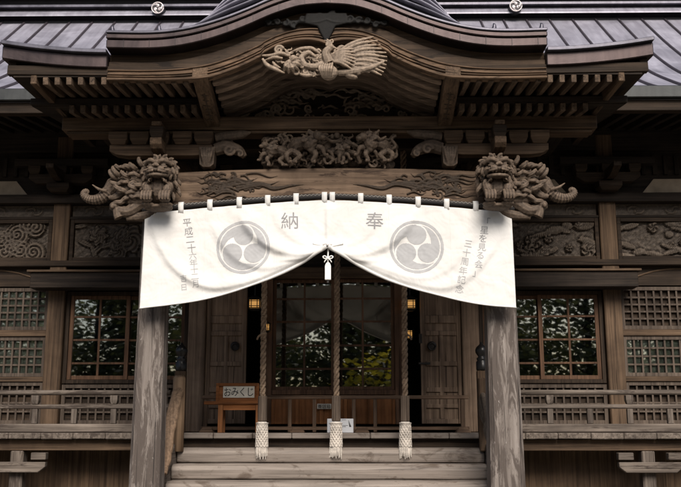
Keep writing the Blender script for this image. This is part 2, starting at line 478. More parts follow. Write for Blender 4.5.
def gable():
    # copper edging of the gable
    e = MB().band([(x, TOP(x) - .138) for x in XS], [(x, TOP(x) - .052) for x in XS], -1.085, -.86)
    edge = e.build('gable_copper_edge', 'edge', H, bevel=.008)
    MB().band([(x, TOP(x) - .049) for x in XS], [(x, TOP(x)) for x in XS], -1.105, -.86).build('gable_upper_edge', 'edge', edge, bevel=.008)
    lap = MB()
    for k in range(-8, 9):
        x = k * .25 + .04
        sl = math.atan2(TOP(x + .02) - TOP(x - .02), .04)
        dx, dz = math.cos(sl), math.sin(sl)
        p0 = Vector((x, -1.087, TOP(x) - .137)); p1 = Vector((x, -1.087, TOP(x) - .053))
        lap.bar(p0, p1, .003, .008, (0, 1, 0))
    lap.build('copper_lap_seam', 'ridgedark', edge)
    # thin dark lip above
    lip = MB().band([(x, TOP(x) + .002) for x in XS], [(x, TOP(x) + .03) for x in XS], -1.12, -.8)
    lip.build('gable_copper_lip', 'ridge', edge, bevel=.006)
    # dark recess under the copper
    r = MB().band([(x, TOP(x) - .225) for x in XS], [(x, TOP(x) - .14) for x in XS], -.91, -.86)
    r.build('gable_shadow_board', 'midX', H)
    # the bargeboard in stepped mouldings
    up = lambda x: TOP(x) - .228
    mix = lambda x, t: LOW(x) * (1 - t) + up(x) * t
    b = MB().band([(x, LOW(x)) for x in XS], [(x, mix(x, .52)) for x in XS], -.985, -.90)
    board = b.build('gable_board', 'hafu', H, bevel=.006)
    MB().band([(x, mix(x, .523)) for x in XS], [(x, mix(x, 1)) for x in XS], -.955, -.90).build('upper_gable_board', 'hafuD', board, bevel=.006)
    XI = [x for x in XS if abs(x) <= 1.42]
    for t0, t1, yy in ((0.0, .10, -1.012), (.15, .21, -1.006), (.27, .31, -.998), (.46, .52, -1.0)):
        X2 = XS
        mm = MB().band([(x, mix(x, t0) - (.004 if t0 == 0 else 0)) for x in X2], [(x, mix(x, t1)) for x in X2], yy, -.983)
        mm.build('board_moulding', 'hafu', board, bevel=.005)
    # the carved cloud at the crown of the board
    cl = MB()
    rnd = random.Random(3)
    for sx in (-1, 1):
        for k in range(7):
            cx = sx * (.06 + k * .085); cz = 5.515 - .014 * k + rnd.uniform(-.03, .02) - (.015 if k % 2 else 0)
            cl.tube(spiral((cx, cz), .045 - .002 * k, 1.3, rnd.uniform(0, 6), sx, y=-.995), [.02, .016, .009], 6)
        cl.tube(catmull([(0, -.985, 5.47), (sx * .1, -.99, 5.44), (sx * .25, -.985, 5.455), (sx * .42, -.985, 5.45), (sx * .62, -.98, 5.41)]), [.035, .03, .024, .016, .006], 6)
    cl.prism([(-.20, 5.54), (-.21, 5.43), (-.09, 5.40), (-.04, 5.29), (0, 5.215), (.04, 5.29), (.09, 5.40), (.21, 5.43), (.20, 5.54)], -1.015, -.97)
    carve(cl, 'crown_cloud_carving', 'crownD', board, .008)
    # stacked roof courses above the gable, sweeping down each side
    def course(y, off, th, mat, xa, xb):
        sm = lambda x: max(0, min(1, (1.85 - abs(x)) / .95))
        f = lambda x: TOP(x) + .03 + off * (sm(x) ** 2 * (3 - 2 * sm(x)))
        xs = list(np.linspace(xa, xb, 40))
        return MB().band([(x, f(x)) for x in xs], [(x, f(x) + th) for x in xs], y, y + .3)
    for y, off, th, mat in ((-.84, .12, .05, 'ridgedark'), (-.90, .17, .018, 'roof'), (-.66, .26, .07, 'ridgedark'), (-.72, .33, .02, 'roof'), (-.46, .42, .08, 'ridgedark'), (-.52, .50, .022, 'roof'), (-.26, .6, .09, 'ridgedark'), (-.32, .69, .024, 'roof')):
        for a, b2 in ((-1.78, 1.78),):
            course(y, off, th, mat, a, b2).build('gable_roof_course', mat, edge, bevel=.01)
    # small curled ends of the standing seams along the flat shoulders
    for sx in (-1, 1):
        for x in (1.62, 2.08):
            c = MB().tube(catmull([(sx * (x - .1), -.98, 5.312), (sx * (x - .03), -.98, 5.332), (sx * (x + .012), -.99, 5.355), (sx * (x + .02), -1.0, 5.405), (sx * (x + .008), -1.0, 5.422)]), [.012, .026, .03, .018, .006], 6)
            c.build('curled_seam_end', 'ridge', edge, smooth=True)
    return edge
gable()

def porch_roof():
    # top surface of the porch roof: gable profile run back into the main roof, wings each side
    def ztop(x):
        a = abs(x)
        if a <= 2.13: return TOP(x) - .01
        return 5.165 + .09 * ((a - 2.13) / 1.03) ** 2
    xs = [-3.16, -3.0, -2.8, -2.6, -2.4, -2.2, -2.131] + XS + [2.131, 2.2, 2.4, 2.6, 2.8, 3.0, 3.16]
    vs = []; fs = []
    ys = (-.86, 2.4)
    for y in ys:
        for x in xs:
            vs.append((x, y, ztop(x) + (.25 if (y > 0 and abs(x) > 2.14) else 0)))
    n = len(xs)
    for i in range(n - 1): fs.append((i, i + 1, n + i + 1, n + i))
    mb = MB().add(vs, fs)
    roof = mb.build('porch_roof', 'roof', H)
    sm = roof.modifiers.new('thick', 'SOLIDIFY'); sm.thickness = .06; sm.offset = -1
    for sx in (-1, 1):
        wx = list(np.linspace(2.135, 3.17, 14))
        zt = lambda x: 5.155 + .10 * ((x - 2.13) / 1.03) ** 1.8
        e = MB().band([(sx * x, zt(x) - .165) for x in wx], [(sx * x, zt(x) - .035) for x in wx], -1.0, -.75)
        we = e.build('wing_copper_edge', 'edge', roof, bevel=.008)
        l = MB().band([(sx * x, zt(x) - .033) for x in wx], [(sx * x, zt(x) + .008) for x in wx], -1.05, -.7)
        l.build('wing_copper_lip', 'ridge', we, bevel=.006)
        # copper down the side verge
        v = MB().prism([(-.975, 5.09), (-.975, 5.235), (1.9, 5.45), (1.9, 5.29)], sx * 3.176, sx * 3.03, 'YZ')
        v.build('side_verge_edge', 'edge', roof, bevel=.006)
        v = MB().prism([(-.93, 4.96), (-.93, 5.085), (1.9, 5.285), (1.9, 5.1)], sx * 3.13, sx * 3.05, 'YZ')
        v.build('side_verge_board', 'darkY', roof, bevel=.005)
        # boards over the rafter tips
        MB().bar((sx * 1.30, -.93, 4.955), (sx * 3.12, -.93, 4.985), .07, .095).build('eave_board', 'darkX', roof, bevel=.004)
        MB().bar((sx * 1.30, -.43, 4.835), (sx * 3.06, -.43, 4.845), .06, .07).build('rafter_tip_board', 'smokyX', roof, bevel=.004)
        # soffit boards
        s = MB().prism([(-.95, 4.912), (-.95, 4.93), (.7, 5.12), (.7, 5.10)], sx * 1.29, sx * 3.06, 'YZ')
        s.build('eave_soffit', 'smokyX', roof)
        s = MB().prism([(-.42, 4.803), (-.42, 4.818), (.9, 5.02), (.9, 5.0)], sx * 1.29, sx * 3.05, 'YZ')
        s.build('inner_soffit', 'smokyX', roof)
    # rafters: flying row and base row, each rafter on its own
    fl = MB().bar((0, -.965, 4.865), (0, -.30, 4.945), .050, .074); fl0 = fl.build('flying_rafter', 'raftY', roof, bevel=.004)
    bs = MB().bar((0, -.475, 4.755), (0, .5, 4.905), .052, .082); bs0 = bs.build('base_rafter', 'raftY', roof, bevel=.004)
    k = 0
    for sx in (-1, 1):
        for i in range(13):
            x = sx * (1.37 + i * .114)
            if abs(x) > 2.75: continue
            if k == 0: fl0.location = (x, 0, 0); bs0.location = (x, 0, 0)
            else:
                dup(fl0, (x, 0, 0))
                if abs(x) < 2.64: dup(bs0, (x, 0, 0))
            k += 1
        MB().bar((sx * 2.86, -.955, 4.90), (sx * 2.80, .3, 4.86), .06, .12).build('verge_rafter', 'midY', roof, bevel=.006)
        MB().prism([(-.94, 4.965), (-.94, 4.985), (1.2, 5.09), (1.2, 5.07)], sx * 2.78, sx * 3.05, 'YZ').build('side_soffit', 'darkY', roof)
    # curved ribs under the gable arch
    xi = [x for x in np.linspace(-1.14, 1.14, 77)]
    lo = [(x, LOW(x) + .02) for x in xi]; hi = [(x, LOW(x) + .105) for x in xi]
    rb = MB().band(lo, hi, -.045, .045)
    r0 = rb.build('arched_rafter', 'ribX', roof, bevel=.01, seg=2); r0.location = (0, -.74, 0)
    for i in range(1, 6): dup(r0, (0, -.74 + i * .20, -.004 * i))
    s = MB().band([(x, LOW(x) + .107) for x in xi], [(x, LOW(x) + .125) for x in xi], -.9, .45)
    s.build('arched_soffit', 'darkX', roof)
    # two descending carved beams that carry the gable edges
    for sx in (-1, 1):
        b = MB().bar((sx * 1.225, -1.0, 4.935), (sx * 1.225, .02, 4.70), .15, .12)
        pb = b.build('gable_carrying_beam', 'midY', roof, bevel=.006)
        d = MB()
        rr = random.Random(5)
        ang = math.atan2(.235, 1.02)
        for q in range(6):
            y = -.72 + q * .09
            z = 4.935 - (y + 1.0) * .2304 - .064
            d.tube(catmull([(sx * 1.225 - .035 + rr.uniform(-.01, .01), y, z), (sx * 1.225 + rr.uniform(-.01, .01), y + rr.uniform(-.02, .02), z - .002), (sx * 1.225 + .035, y + .015, z)], 3), .009, 5)
        d.tube([(sx * 1.225, -.74, 4.935 - .26 * .2304 - .062), (sx * 1.225, -.25, 4.935 - .75 * .2304 - .062)], .010, 5)
        carve(d, 'incised_ornament', 'cloudD', pb, .006, 0, 0)
porch_roof()

def porch_frame():
    # pillars: square, chamfered, tapering, on stone bases
    for sx in (-1, 1):
        mb = MB(); vs = []; fs = []; px = -1.80 if sx < 0 else 1.76
        for z, hw in (((.12, .158), (1.0, .151), (2.7, .136), (4.02, .128)) if sx < 0 else ((.12, .178), (1.0, .168), (2.7, .147), (4.02, .135))):
            c = hw * .22
            ring = [(-hw + c, -hw), (hw - c, -hw), (hw, -hw + c), (hw, hw - c), (hw - c, hw), (-hw + c, hw), (-hw, hw - c), (-hw, -hw + c)]
            vs += [(px + a, b, z) for a, b in ring]
        for i in range(3):
            for k in range(8): fs.append((i * 8 + k, i * 8 + (k + 1) % 8, i * 8 + 8 + (k + 1) % 8, i * 8 + 8 + k))
        fs += [tuple(range(7, -1, -1)), tuple(range(24, 32))]
        p = mb.add(vs, fs).build('porch_pillar', 'pillar', H)
        MB().frustum(px, 0, -.02, .12, .30, .30, .24, .24).build('stone_base', 'stone', p, bevel=.015, seg=2)
    # the bowed beam between the pillars
    zt = lambda x: 4.215 - .045 * (abs(x) / 1.6) ** 2
    zb = lambda x: 3.855 - .035 * (abs(x) / 1.6) ** 2 - (.035 if abs(x) > 1.25 else .035 * max(0, (abs(x) - 1.05) / .2))
    xs = list(np.linspace(-1.62, 1.62, 61))
    b = MB().band([(x, zb(x)) for x in xs], [(x, zt(x)) for x in xs], -.165, .165)
    bm_ = b.build('bowed_beam', 'hafuB', H, bevel=.03, seg=3)
    # carved clouds at its ends
    for sx in (-1, 1):
        c = MB(); rr = random.Random(11 if sx < 0 else 12)
        cx = sx * 1.06
        for k in range(34):
            a = rr.uniform(0, 2 * PI); d = rr.uniform(.0, .24)
            px, pz = cx + d * math.cos(a) * 1.3, 4.02 + d * math.sin(a) * .52
            c.tube(spiral((px, pz), rr.uniform(.025, .05), rr.uniform(.9, 1.6), rr.uniform(0, 6), rr.choice((-1, 1)), y=-.170), [.010, .009, .006, .004], 6)
        for k in range(26):
            px = cx + rr.uniform(-.25, .25); z = 4.02 + rr.uniform(-.13, .13); l = rr.uniform(.12, .36); dirn = rr.choice((-1, 1)); q = rr.uniform(-.06, .06)
            c.tube(catmull([(px, -.170, z), (px + dirn * l * .35, -.175, z + .02 + q * .4), (px + dirn * l * .7, -.172, z - .015 + q * .7), (px + dirn * l, -.166, z + .012 + q)]), [.012, .011, .008, .002], 6)
        for q in (-.03, .0, .03):
            c.tube(catmull([(cx - sx * .1, -.17, 4.0 + q), (cx - sx * .35, -.176, 4.035 + q * .5), (cx - sx * .5, -.174, 3.99 + q * .4), (cx - sx * .68, -.172, 4.02 + q * .2), (cx - sx * .82, -.166, 4.03)]), [.012, .012, .010, .008, .002], 6)
        carve(c, 'cloud_carving', 'cloudD', bm_, .006, 0, 0)
    # incised line along the lower edge
    ln = MB().tube([(x, -.166, zb(x) + .045) for x in xs if abs(x) < 1.2], .007, 6)
    ln.build('incised_line', 'cloudD', bm_)
    # eave purlin
    MB().box(-2.83, 2.83, -.13, .13, 4.645, 4.79).build('eave_purlin', 'midX', H, bevel=.01)
    pl = MB().box(-2.78, 2.78, -.10, .10, 4.612, 4.642).build('purlin_plate', 'midX', H, bevel=.004)
    # inner gable beam and carved wave panel
    ib = MB().box(-1.3, 1.3, .28, .46, 4.83, 5.02).build('gable_tie_beam', 'darkX', H, bevel=.01)
    MB().box(-1.42, 1.42, .22, .5, 4.792, 4.828).build('tie_beam_plate', 'midX', ib, bevel=.005)
    pn = MB().box(-1.2, 1.2, .40, .44, 5.021, 5.45).build('gable_panel', 'darkX', H)
    c = MB(); rr = random.Random(21)
    for k in range(110):
        px, pz = rr.uniform(-1.15, 1.15), rr.uniform(4.85, 5.24)
        if abs(px) > .2 or pz < 5.1:
            yy = .395 if pz > 5.03 else .275
            c.tube(spiral((px, pz), rr.uniform(.03, .075), rr.uniform(.8, 1.5), rr.uniform(0, 6), rr.choice((-1, 1)), y=yy), [.016, .012, .007], 6)
    for k in range(40):
        px, pz = rr.uniform(-1, .8), rr.uniform(5.04, 5.27)
        c.tube(catmull([(px, .39, pz), (px + .1, .38, pz + .035), (px + .2, .385, pz - .005), (px + .32, .395, pz + .02)]), [.006, .018, .014, .003], 6)
    carve(c, 'wave_carving', 'carveG', pn, .009, 0, 1)
M['hafuB'] = wood('bowed_beam_timber', (.078, .052, .035), (.26, .183, .128), 'X', 16, blotch=(.05, .032, .022), mott=2.4)
porch_frame()

# --- bracket sets over the pillars
def masu(mb, x, y, z, s=.075, h=.12):
    mb.frustum(x, y, z, z + h * .4, s * .72, s * .72, s, s)
    mb.box(x - s, x + s, y - s, y + s, z + h * .4, z + h)
    return mb
def brackets():
    for sx in (-1, 1):
        cx = sx * 1.76
        big = masu(MB(), cx, 0, 4.02 + .0, .19, .20)
        br = big.build('bracket_base_block', 'midX', H, bevel=.006)
        arm = MB()
        prof = [(-.54, 4.40), (-.54, 4.47), (.54, 4.47), (.54, 4.40), (.47, 4.365), (.36, 4.35), (-.36, 4.35), (-.47, 4.365)]
        arm.prism([(cx + a, b) for a, b in prof], -.165, -.03)
        ao = arm.build('bracket_arm', 'midX', br, bevel=.005)
        arm2 = MB().prism([(-.42, 4.40), (-.42, 4.468), (.5, 4.468), (.5, 4.36), (-.3, 4.345), (-.38, 4.36)], cx - .06, cx + .06, 'YZ')
        arm2.build('crossing_arm', 'midY', br, bevel=.005)
        for dx in (-.45, -.225, .225, .45):
            masu(MB(), cx + dx, -.1, 4.472, .099, .135).build('bearing_block', 'midX', br, bevel=.005)
        masu(MB(), cx, -.33, 4.472, .07, .125).build('bearing_block', 'darkX', br, bevel=.005)
        masu(MB(), cx, -.1, 4.472, .083, .135).build('bearing_block', 'midX', br, bevel=.005)
        MB().box(cx - .05, cx + .05, -.42, -.1, 4.598, 4.643).build('crossing_beam_end', 'midY', br, bevel=.006)
        # carved leaf block and scroll on the inner side
        ix = sx * 1.27
        c = MB().prism([(ix - .085, 4.44), (ix - .075, 4.25), (ix - .04, 4.22), (ix + .04, 4.22), (ix + .075, 4.25), (ix + .085, 4.44)], -.19, -.02)
        for q in range(5):
            c.tube(catmull([(ix - .06 + q * .03, -.19, 4.42), (ix - .045 + q * .0225, -.205, 4.33), (ix - .02 + q * .01, -.19, 4.24)], 4), [.012, .016, .008], 6)
        carve(c, 'leaf_block_carving', 'carve', br, .009, 0, 1)
        c = MB().tube(catmull([(sx * 1.2, -.1, 4.43), (sx * 1.08, -.1, 4.46), (sx * .95, -.1, 4.42), (sx * .88, -.1, 4.35)]), [.07, .075, .06, .03], 8)
        c.tube(spiral((sx * 1.04, 4.41), .06, 1.4, 0, sx, y=-.16), [.02, .016, .01], 6)
        c.tube(spiral((sx * .93, 4.37), .04, 1.2, 2, sx, y=-.15), [.015, .012, .008], 6)
        c.tube(catmull([(sx * 1.2, -.1, 4.56), (sx * 1.08, -.1, 4.58), (sx * .92, -.1, 4.60), (sx * .82, -.1, 4.625)]), [.05, .055, .05, .01], 8)
        carve(c, 'scroll_carving', 'carve', br, .010, 0, 1)
brackets()

# --- carved lions and elephants on the pillar heads
def flame(mb, p, d, L, r=.02, rr=random, plane=None):
    p = Vector(p); d = Vector(d).normalized()
    s = d.cross(Vector((0, 1, 0))); s = s.normalized() if s.length > 1e-3 else Vector((1, 0, 0))
    k = rr.choice((-1, 1))
    pts = [p, p + d * L * .35 + s * k * L * .16, p + d * L * .7 - s * k * L * .08, p + d * L + s * k * L * .18]
    mb.tube(catmull(pts, 5), [r * .8, r, r * .75, r * .25], 7)

def lock(mb, p, d, L, r, curl=1, lift=.02):
    """a broad tongue of carved hair lying along the body and curling at its tip"""
    p = Vector(p); d = Vector(d).normalized()
    s = d.cross(Vector((0, 1, 0))).normalized() * curl; f = Vector((0, -lift, 0))
    pts = [p, p + d * L * .3 - s * L * .07 + f, p + d * L * .62 - s * L * .02 + f * 1.2, p + d * L * .88 + s * L * .12 + f, p + d * L * .92 + s * L * .27]
    mb.tube(catmull(pts, 5), [r * .7, r, r * .9, r * .55, r * .15], 8, .6, (0, 1, 0))
    for q in (-.35, .35):                                  # ridges cut along the tongue
        o2 = s * q * r + Vector((0, -r * .5, 0))
        mb.tube([v + o2 for v in catmull(pts[:4], 4)], [r * .22, r * .26, r * .2, r * .08], 5)

def lion(sx, mouth_open):
    cx, cy, cz = sx * 1.70, -.40, 4.12
    rr = random.Random(31 + sx)
    b = MB(); P = lambda x, y, z: (cx + x, cy + y, cz + z)
    # trunk of the carving: neck and chest growing out of the pillar
    b.tube([P(0, .25, -.12), P(0, .08, -.10), P(0, -.02, -.02)], [.13, .125, .10], 12)
    b.ell(P(0, -.02, -.20), (.115, .11, .14))
    # skull
    b.ell(P(0, -.06, .0), (.118, .115, .088), n=16, m=11)
    b.ell(P(0, -.07, .045), (.125, .095, .048), n=16)          # flat crown
    b.ell(P(0, -.165, -.048), (.085, .07, .036), n=14)         # muzzle
    for s in (-1, 1):
        b.ell(P(s * .045, -.215, -.045), (.042, .032, .028))   # lip pads
        b.ell(P(s * .10, -.10, -.045), (.038, .06, .045))      # cheeks
        b.tube(catmull([P(s * .015, -.19, .022), P(s * .05, -.20, .048), P(s * .095, -.165, .046), P(s * .135, -.11, .02)], 4), [.018, .025, .024, .012], 7)   # brow
        b.ell(P(s * .058, -.172, .012), (.031, .022, .024))    # eye ball
        b.tube(catmull([P(s * .02, -.185, -.012), P(s * .06, -.192, -.018), P(s * .1, -.165, -.006)], 4), .008, 6)     # lower lid
        b.ell(P(s * .138, -.035, .045), (.03, .022, .045))     # ear
        b.ell(P(s * .020, -.238, -.012), (.018, .016, .015))   # nostril wing
        b.tube(catmull([P(s * .02, -.245, -.065), P(s * .07, -.225, -.072), P(s * .105, -.16, -.062)], 4), .012, 6)  # upper lip
    b.ell(P(0, -.232, -.004), (.028, .026, .022))
    dz = -.03 if mouth_open else -.012
    b.tube(catmull([P(-.10, -.12, -.075 + dz), P(-.065, -.2, -.088 + dz), P(0, -.225, -.09 + dz), P(.065, -.2, -.088 + dz), P(.10, -.12, -.075 + dz)], 4), .017, 7)
    b.ell(P(0, -.14, -.085 + dz), (.075, .06, .02))
    for s in (-.06, -.03, .03, .06): b.ell(P(s, -.218, -.078), (.010, .010, .018))
    # mane of curls round the face and down the neck
    for k in range(15):
        a = -.35 * PI + k / 14 * 1.7 * PI
        x, z = .148 * math.cos(a), .0 + .118 * math.sin(a)
        if z < -.1 and abs(x) < .07: continue
        b.tube([P(q[0] - 0, -.02 + .02 * math.sin(3 * k), q[2]) for q in spiral((x, z), .038, 1.25, a, 1 if x > 0 else -1)], [.018, .016, .010], 6)
    for s in (-1, 1):
        for j in range(4):
            for k in range(3):
                lock(b, P(s * (.10 + .02 * k) + rr.uniform(-.015, .015), -.06 + .07 * k, .02 - .075 * j + rr.uniform(-.03, .03)), (s * (.5 + .15 * k + rr.uniform(-.3, .5)), 0, -1 + rr.uniform(-.2, .3)), rr.uniform(.08, .12), rr.uniform(.018, .026), -s, .03)
    for k in range(26):
        x = -.13 + .26 * k / 25
        flame(b, P(x, -.12, .07 - abs(x) * .2), (x * 1.5, 1, .12), .10, .011, rr)
    for s in (-1, 1):
        for k in range(8):
            flame(b, P(s * .06, -.16 + .01 * k, -.10 - .006 * k), (s * (.2 + .12 * k), -.3, -.8), .07, .010, rr)
        for k in range(5): b.tube(catmull([P(s * (.03 + .014 * k), -.215 + .006 * k, -.034), P(s * (.05 + .018 * k), -.222 + .008 * k, -.05), P(s * (.07 + .018 * k), -.20 + .008 * k, -.058)], 3), .0055, 5)
    for k in range(5):
        flame(b, P(-.06 + k * .03, -.10, -.15), ((k - 2) * .12, -.1, -1), .12, .016, rr)
    # forelegs with clawed paws
    for s in (-1, 1):
        b.tube(catmull([P(s * .085, -.02, -.16), P(s * .10, -.10, -.22), P(s * .09, -.11, -.28), P(s * .09, -.15, -.335)], 5), [.055, .052, .042, .045], 10)
        b.ell(P(s * .09, -.17, -.345), (.058, .055, .033))
        for q in range(4):
            tx = s * .09 + (q - 1.5) * .029
            b.tube(catmull([P(tx * 1.0, -.13, -.25 + .0), P(tx, -.19, -.272), P(tx, -.222, -.315), P(tx, -.225, -.36)], 4), [.011, .016, .017, .008], 7)
        b.ell(P(s * .09, -.10, -.385), (.07, .08, .03))
    b.ell(P(0, -.03, -.40), (.15, .12, .035))
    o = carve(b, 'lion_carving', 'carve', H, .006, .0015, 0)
    o['label'] = 'carved lion head and forepaws on the %s pillar' % ('left' if sx < 0 else 'right')

def elephant(sx):
    b = MB(); rr = random.Random(47)
    Y0 = -.22
    P = lambda o, y, z: (1.76 + (o if o < .3 else .3 + (o - .3) * .80), Y0 + y, 4.12 + z)     # o runs outward from the pillar
    # neck and shoulder from the pillar
    b.tube([P(.0, .18, -.17), P(.2, .06, -.16), P(.34, .0, -.11)], [.13, .14, .12], 12)
    b.ell(P(.18, -.04, -.24), (.17, .10, .12))
    b.ell(P(.40, .0, -.095), (.135, .10, .10), n=14, m=9)            # head
    b.ell(P(.50, -.01, -.10), (.08, .075, .075))
    # trunk: out, down, and curled up at the tip
    tr = catmull([P(.50, -.02, -.12), P(.56, -.03, -.19), P(.64, -.03, -.25), P(.74, -.03, -.268), P(.83, -.03, -.25), P(.875, -.03, -.21), P(.86, -.03, -.178), P(.825, -.03, -.178), P(.82, -.03, -.20)], 6)
    b.tube(tr, [.080, .066, .056, .046, .038, .032, .026, .022, .016], 10)
    rad = np.interp(np.linspace(0, 1, len(tr)), np.linspace(0, 1, 9), [.080, .066, .056, .046, .038, .032, .026, .022, .016])
    for t in range(6, len(tr) - 8, 2):
        b.tube([tr[t], tr[t].lerp(tr[t + 1], .5)], float(rad[t]) + .006, 10)
    # tusk, jaw, eye, ear
    b.tube(catmull([P(.56, -.09, -.19), P(.65, -.11, -.175), P(.74, -.11, -.125)], 4), [.020, .016, .006], 8)
    b.tube(catmull([P(.36, -.06, -.20), P(.45, -.07, -.25), P(.53, -.07, -.255)], 4), [.05, .04, .02], 8)
    b.ell(P(.47, -.095, -.075), (.02, .014, .016))
    b.tube(catmull([P(.42, -.10, -.04), P(.47, -.105, -.045), P(.52, -.09, -.08)], 4), [.012, .016, .01], 6)
    b.ell(P(.33, -.10, -.13), (.06, .02, .085), Matrix.Rotation(.4, 3, 'Y'))
    # flame mane
    for j in range(5):
        for k in range(6):
            o = .04 + k * .068 + (j % 2) * .034; z = .035 - .075 * j - .5 * (o - .2) ** 2
            if o > .36 and j > 2: continue
            jo, jz = rr.uniform(-.03, .03), rr.uniform(-.028, .028)
            lock(b, P(o + jo, -.085 - .02 * (j in (1, 2, 3)) - rr.uniform(0, .02), z + jz), (.85, 0, .55 - .17 * j + rr.uniform(-.55, .45)), rr.uniform(.085, .14), rr.uniform(.021, .032), rr.choice((1, 1, -1)), rr.uniform(.02, .05))
    for k in range(9):
        flame(b, P(.14 + k * .035, -.03, -.01 - .01 * k), (.7, 0, .6), .12, .022, rr)
    # raised forefoot below
    b.tube(catmull([P(.16, -.03, -.31), P(.28, -.06, -.40), P(.39, -.07, -.385), P(.455, -.07, -.35)], 5), [.075, .06, .056, .05], 9)
    b.ell(P(.44, -.08, -.345), (.06, .06, .045))
    b.tube(catmull([P(.41, -.08, -.38), P(.40, -.09, -.44), P(.38, -.09, -.475)], 4), [.05, .045, .05], 8)
    for q in range(3): b.ell(P(.46 + .018 * q, -.13 + .035 * q, -.36), (.02, .018, .026))
    b.tube(catmull([P(-.02, -.02, -.40), P(.12, -.04, -.445), P(.30, -.04, -.465)], 5), [.05, .055, .03], 8)
    if sx < 0: b.flipx()
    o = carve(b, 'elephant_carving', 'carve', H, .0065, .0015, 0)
    o['label'] = 'carved elephant with curled trunk on the outer side of the %s pillar' % ('left' if sx < 0 else 'right')
for sx in (-1, 1):
    lion(sx, sx > 0); elephant(sx)

# --- carved bird under the gable crown
def gable_carving():
    b = MB(); rr = random.Random(5); Y = -.99
    P = lambda x, z, d=0: (x, Y - d, 5.035 + z)
    # two eyebrow mouldings it hangs from
    # right wing: long feathers fanned out
    for k in range(11):
        t = k / 10; a = R(42 - 62 * t); L = .56 - .06 * abs(t - .35) - .12 * t
        s = P(.06 + .01 * k, .045 - .010 * k, .03)
        e = (s[0] + L * math.cos(a) , Y - .0, s[2] + L * math.sin(a) * .60)
        m = ((s[0] + e[0]) / 2, Y - .05 - .01 * (k % 2), (s[2] + e[2]) / 2 + .022)
        b.tube(catmull([s, m, e], 6), [.014, .021, .018, .008], 7)
    for k in range(7):
        a = R(28 - 60 * k / 6); s = P(.03, .03 - .008 * k, .07)
        e = (s[0] + .26 * math.cos(a), Y - .07, s[2] + .26 * math.sin(a) * .62)
        b.tube(catmull([s, ((s[0] + e[0]) / 2, Y - .10, (s[2] + e[2]) / 2 + .012), e], 5), [.012, .02, .008], 7)
    # lower edge of the wing and small leaves
    b.tube(catmull([P(.12, -.12, .02), P(.28, -.115, .05), P(.44, -.07, .04), P(.56, .0, .01)], 6), [.03, .036, .028, .01], 8)
    b.tube(catmull([P(.2, -.05, .05), P(.32, -.10, .06), P(.42, -.12, .03)], 5), [.012, .022, .006], 7)
    b.ell(P(.24, -.155, .03), (.07, .035, .03), Matrix.Rotation(.3, 3, 'Y')); b.ell(P(.31, -.13, .05), (.03, .025, .025))
    # body, breast bloom and head
    b.ell(P(.03, -.13, .05), (.088, .065, .075), Matrix.Rotation(-.3, 3, 'Y'))
    for k in range(6): b.tube(catmull([P(.06 - .02 * k, -.04, .08), P(.05 - .022 * k, -.12, .125), P(.035 - .012 * k, -.195, .08)], 5), [.012, .016, .008], 6)
    b.tube(catmull([P(.03, -.03, .06), P(.0, .05, .08), P(.03, .10, .09), P(.07, .115, .08)], 5), [.06, .045, .034, .025], 8)
    b.ell(P(.045, .118, .09), (.035, .035, .03)); b.tube([P(.07, .11, .1), P(.115, .09, .10)], [.015, .004], 6)
    for k in range(4): flame(b, P(.03, .13, .06), (-.5 + .35 * k, 0, 1), .09, .012, rr)
    b.tube(spiral((.155, 5.035 + .105), .042, 1.6, 3.4, -1, y=Y - .04), [.02, .016, .012], 7)
    # left: looping neck, a large bloom, pointed sprays and scrolls with open gaps between
    b.tube(catmull([P(-.02, -.03, .05), P(-.10, -.085, .09), P(-.20, -.06, .08), P(-.235, .02, .07), P(-.17, .07, .07), P(-.10, .03, .06)], 6), [.034, .034, .03, .028, .024, .012], 8)
    b.tube(catmull([P(-.06, .07, .04), P(-.14, .115, .06), P(-.25, .115, .05), P(-.35, .09, .03)], 6), [.012, .022, .02, .006], 7)
    for k in range(14):
        b.tube(spiral((-.02 - .026 * k, 5.035 - .10 + .03 * math.sin(k * 1.7)), .026, 1.2, k, (-1) ** k, y=Y - .05 - .02 * (k % 3)), [.012, .010, .006], 6)
    for k in range(8):
        a = -2.3 + k * .5
        b.tube(catmull([P(-.345, -.045, .09), P(-.34 + .06 * math.cos(a), -.05 + .055 * math.sin(a), .13 - .01 * (k % 2)), P(-.335 + .11 * math.cos(a), -.05 + .09 * math.sin(a), .06)], 5), [.014, .024, .010], 6)
    b.ell(P(-.345, -.05, .04), (.07, .045, .06)); b.ell(P(-.35, -.045, .11), (.028, .025, .028))
    b.tube(catmull([P(-.36, .045, .05), P(-.44, .068, .06), P(-.54, .058, .03), P(-.65, .075, .0)], 6), [.014, .022, .018, .006], 7)
    b.tube(catmull([P(-.42, .02, .05), P(-.5, .03, .05), P(-.6, .02, .01)], 6), [.012, .018, .005], 7)
    b.tube(catmull([P(-.62, .03, .02), P(-.57, -.04, .03), P(-.48, -.09, .04), P(-.40, -.125, .03)], 6), [.012, .022, .02, .008], 7)
    b.tube(catmull([P(-.52, .0, .02), P(-.49, -.045, .04), P(-.44, -.07, .03)], 6), [.010, .016, .006], 7)
    b.tube(spiral((-.46, 5.035 + .115), .045, 1.6, .3, 1, y=Y - .03), [.017, .014, .010], 7)
    b.tube(catmull([P(-.27, -.135, .05), P(-.19, -.165, .07), P(-.08, -.145, .05)], 5), [.010, .020, .010], 7)
    for k in range(9): flame(b, P(-.24 + .03 * k, -.10, .05 + .02 * (k % 2)), (rr.uniform(-.3, .8), 0, -.6 + .2 * rr.random()), .085, .012, rr)
    for k in range(34): flame(b, P(rr.uniform(-.46, .1), rr.uniform(-.09, .09), .03), (rr.uniform(-1, 1), 0, rr.uniform(-.5, .5)), .075, .010, rr)
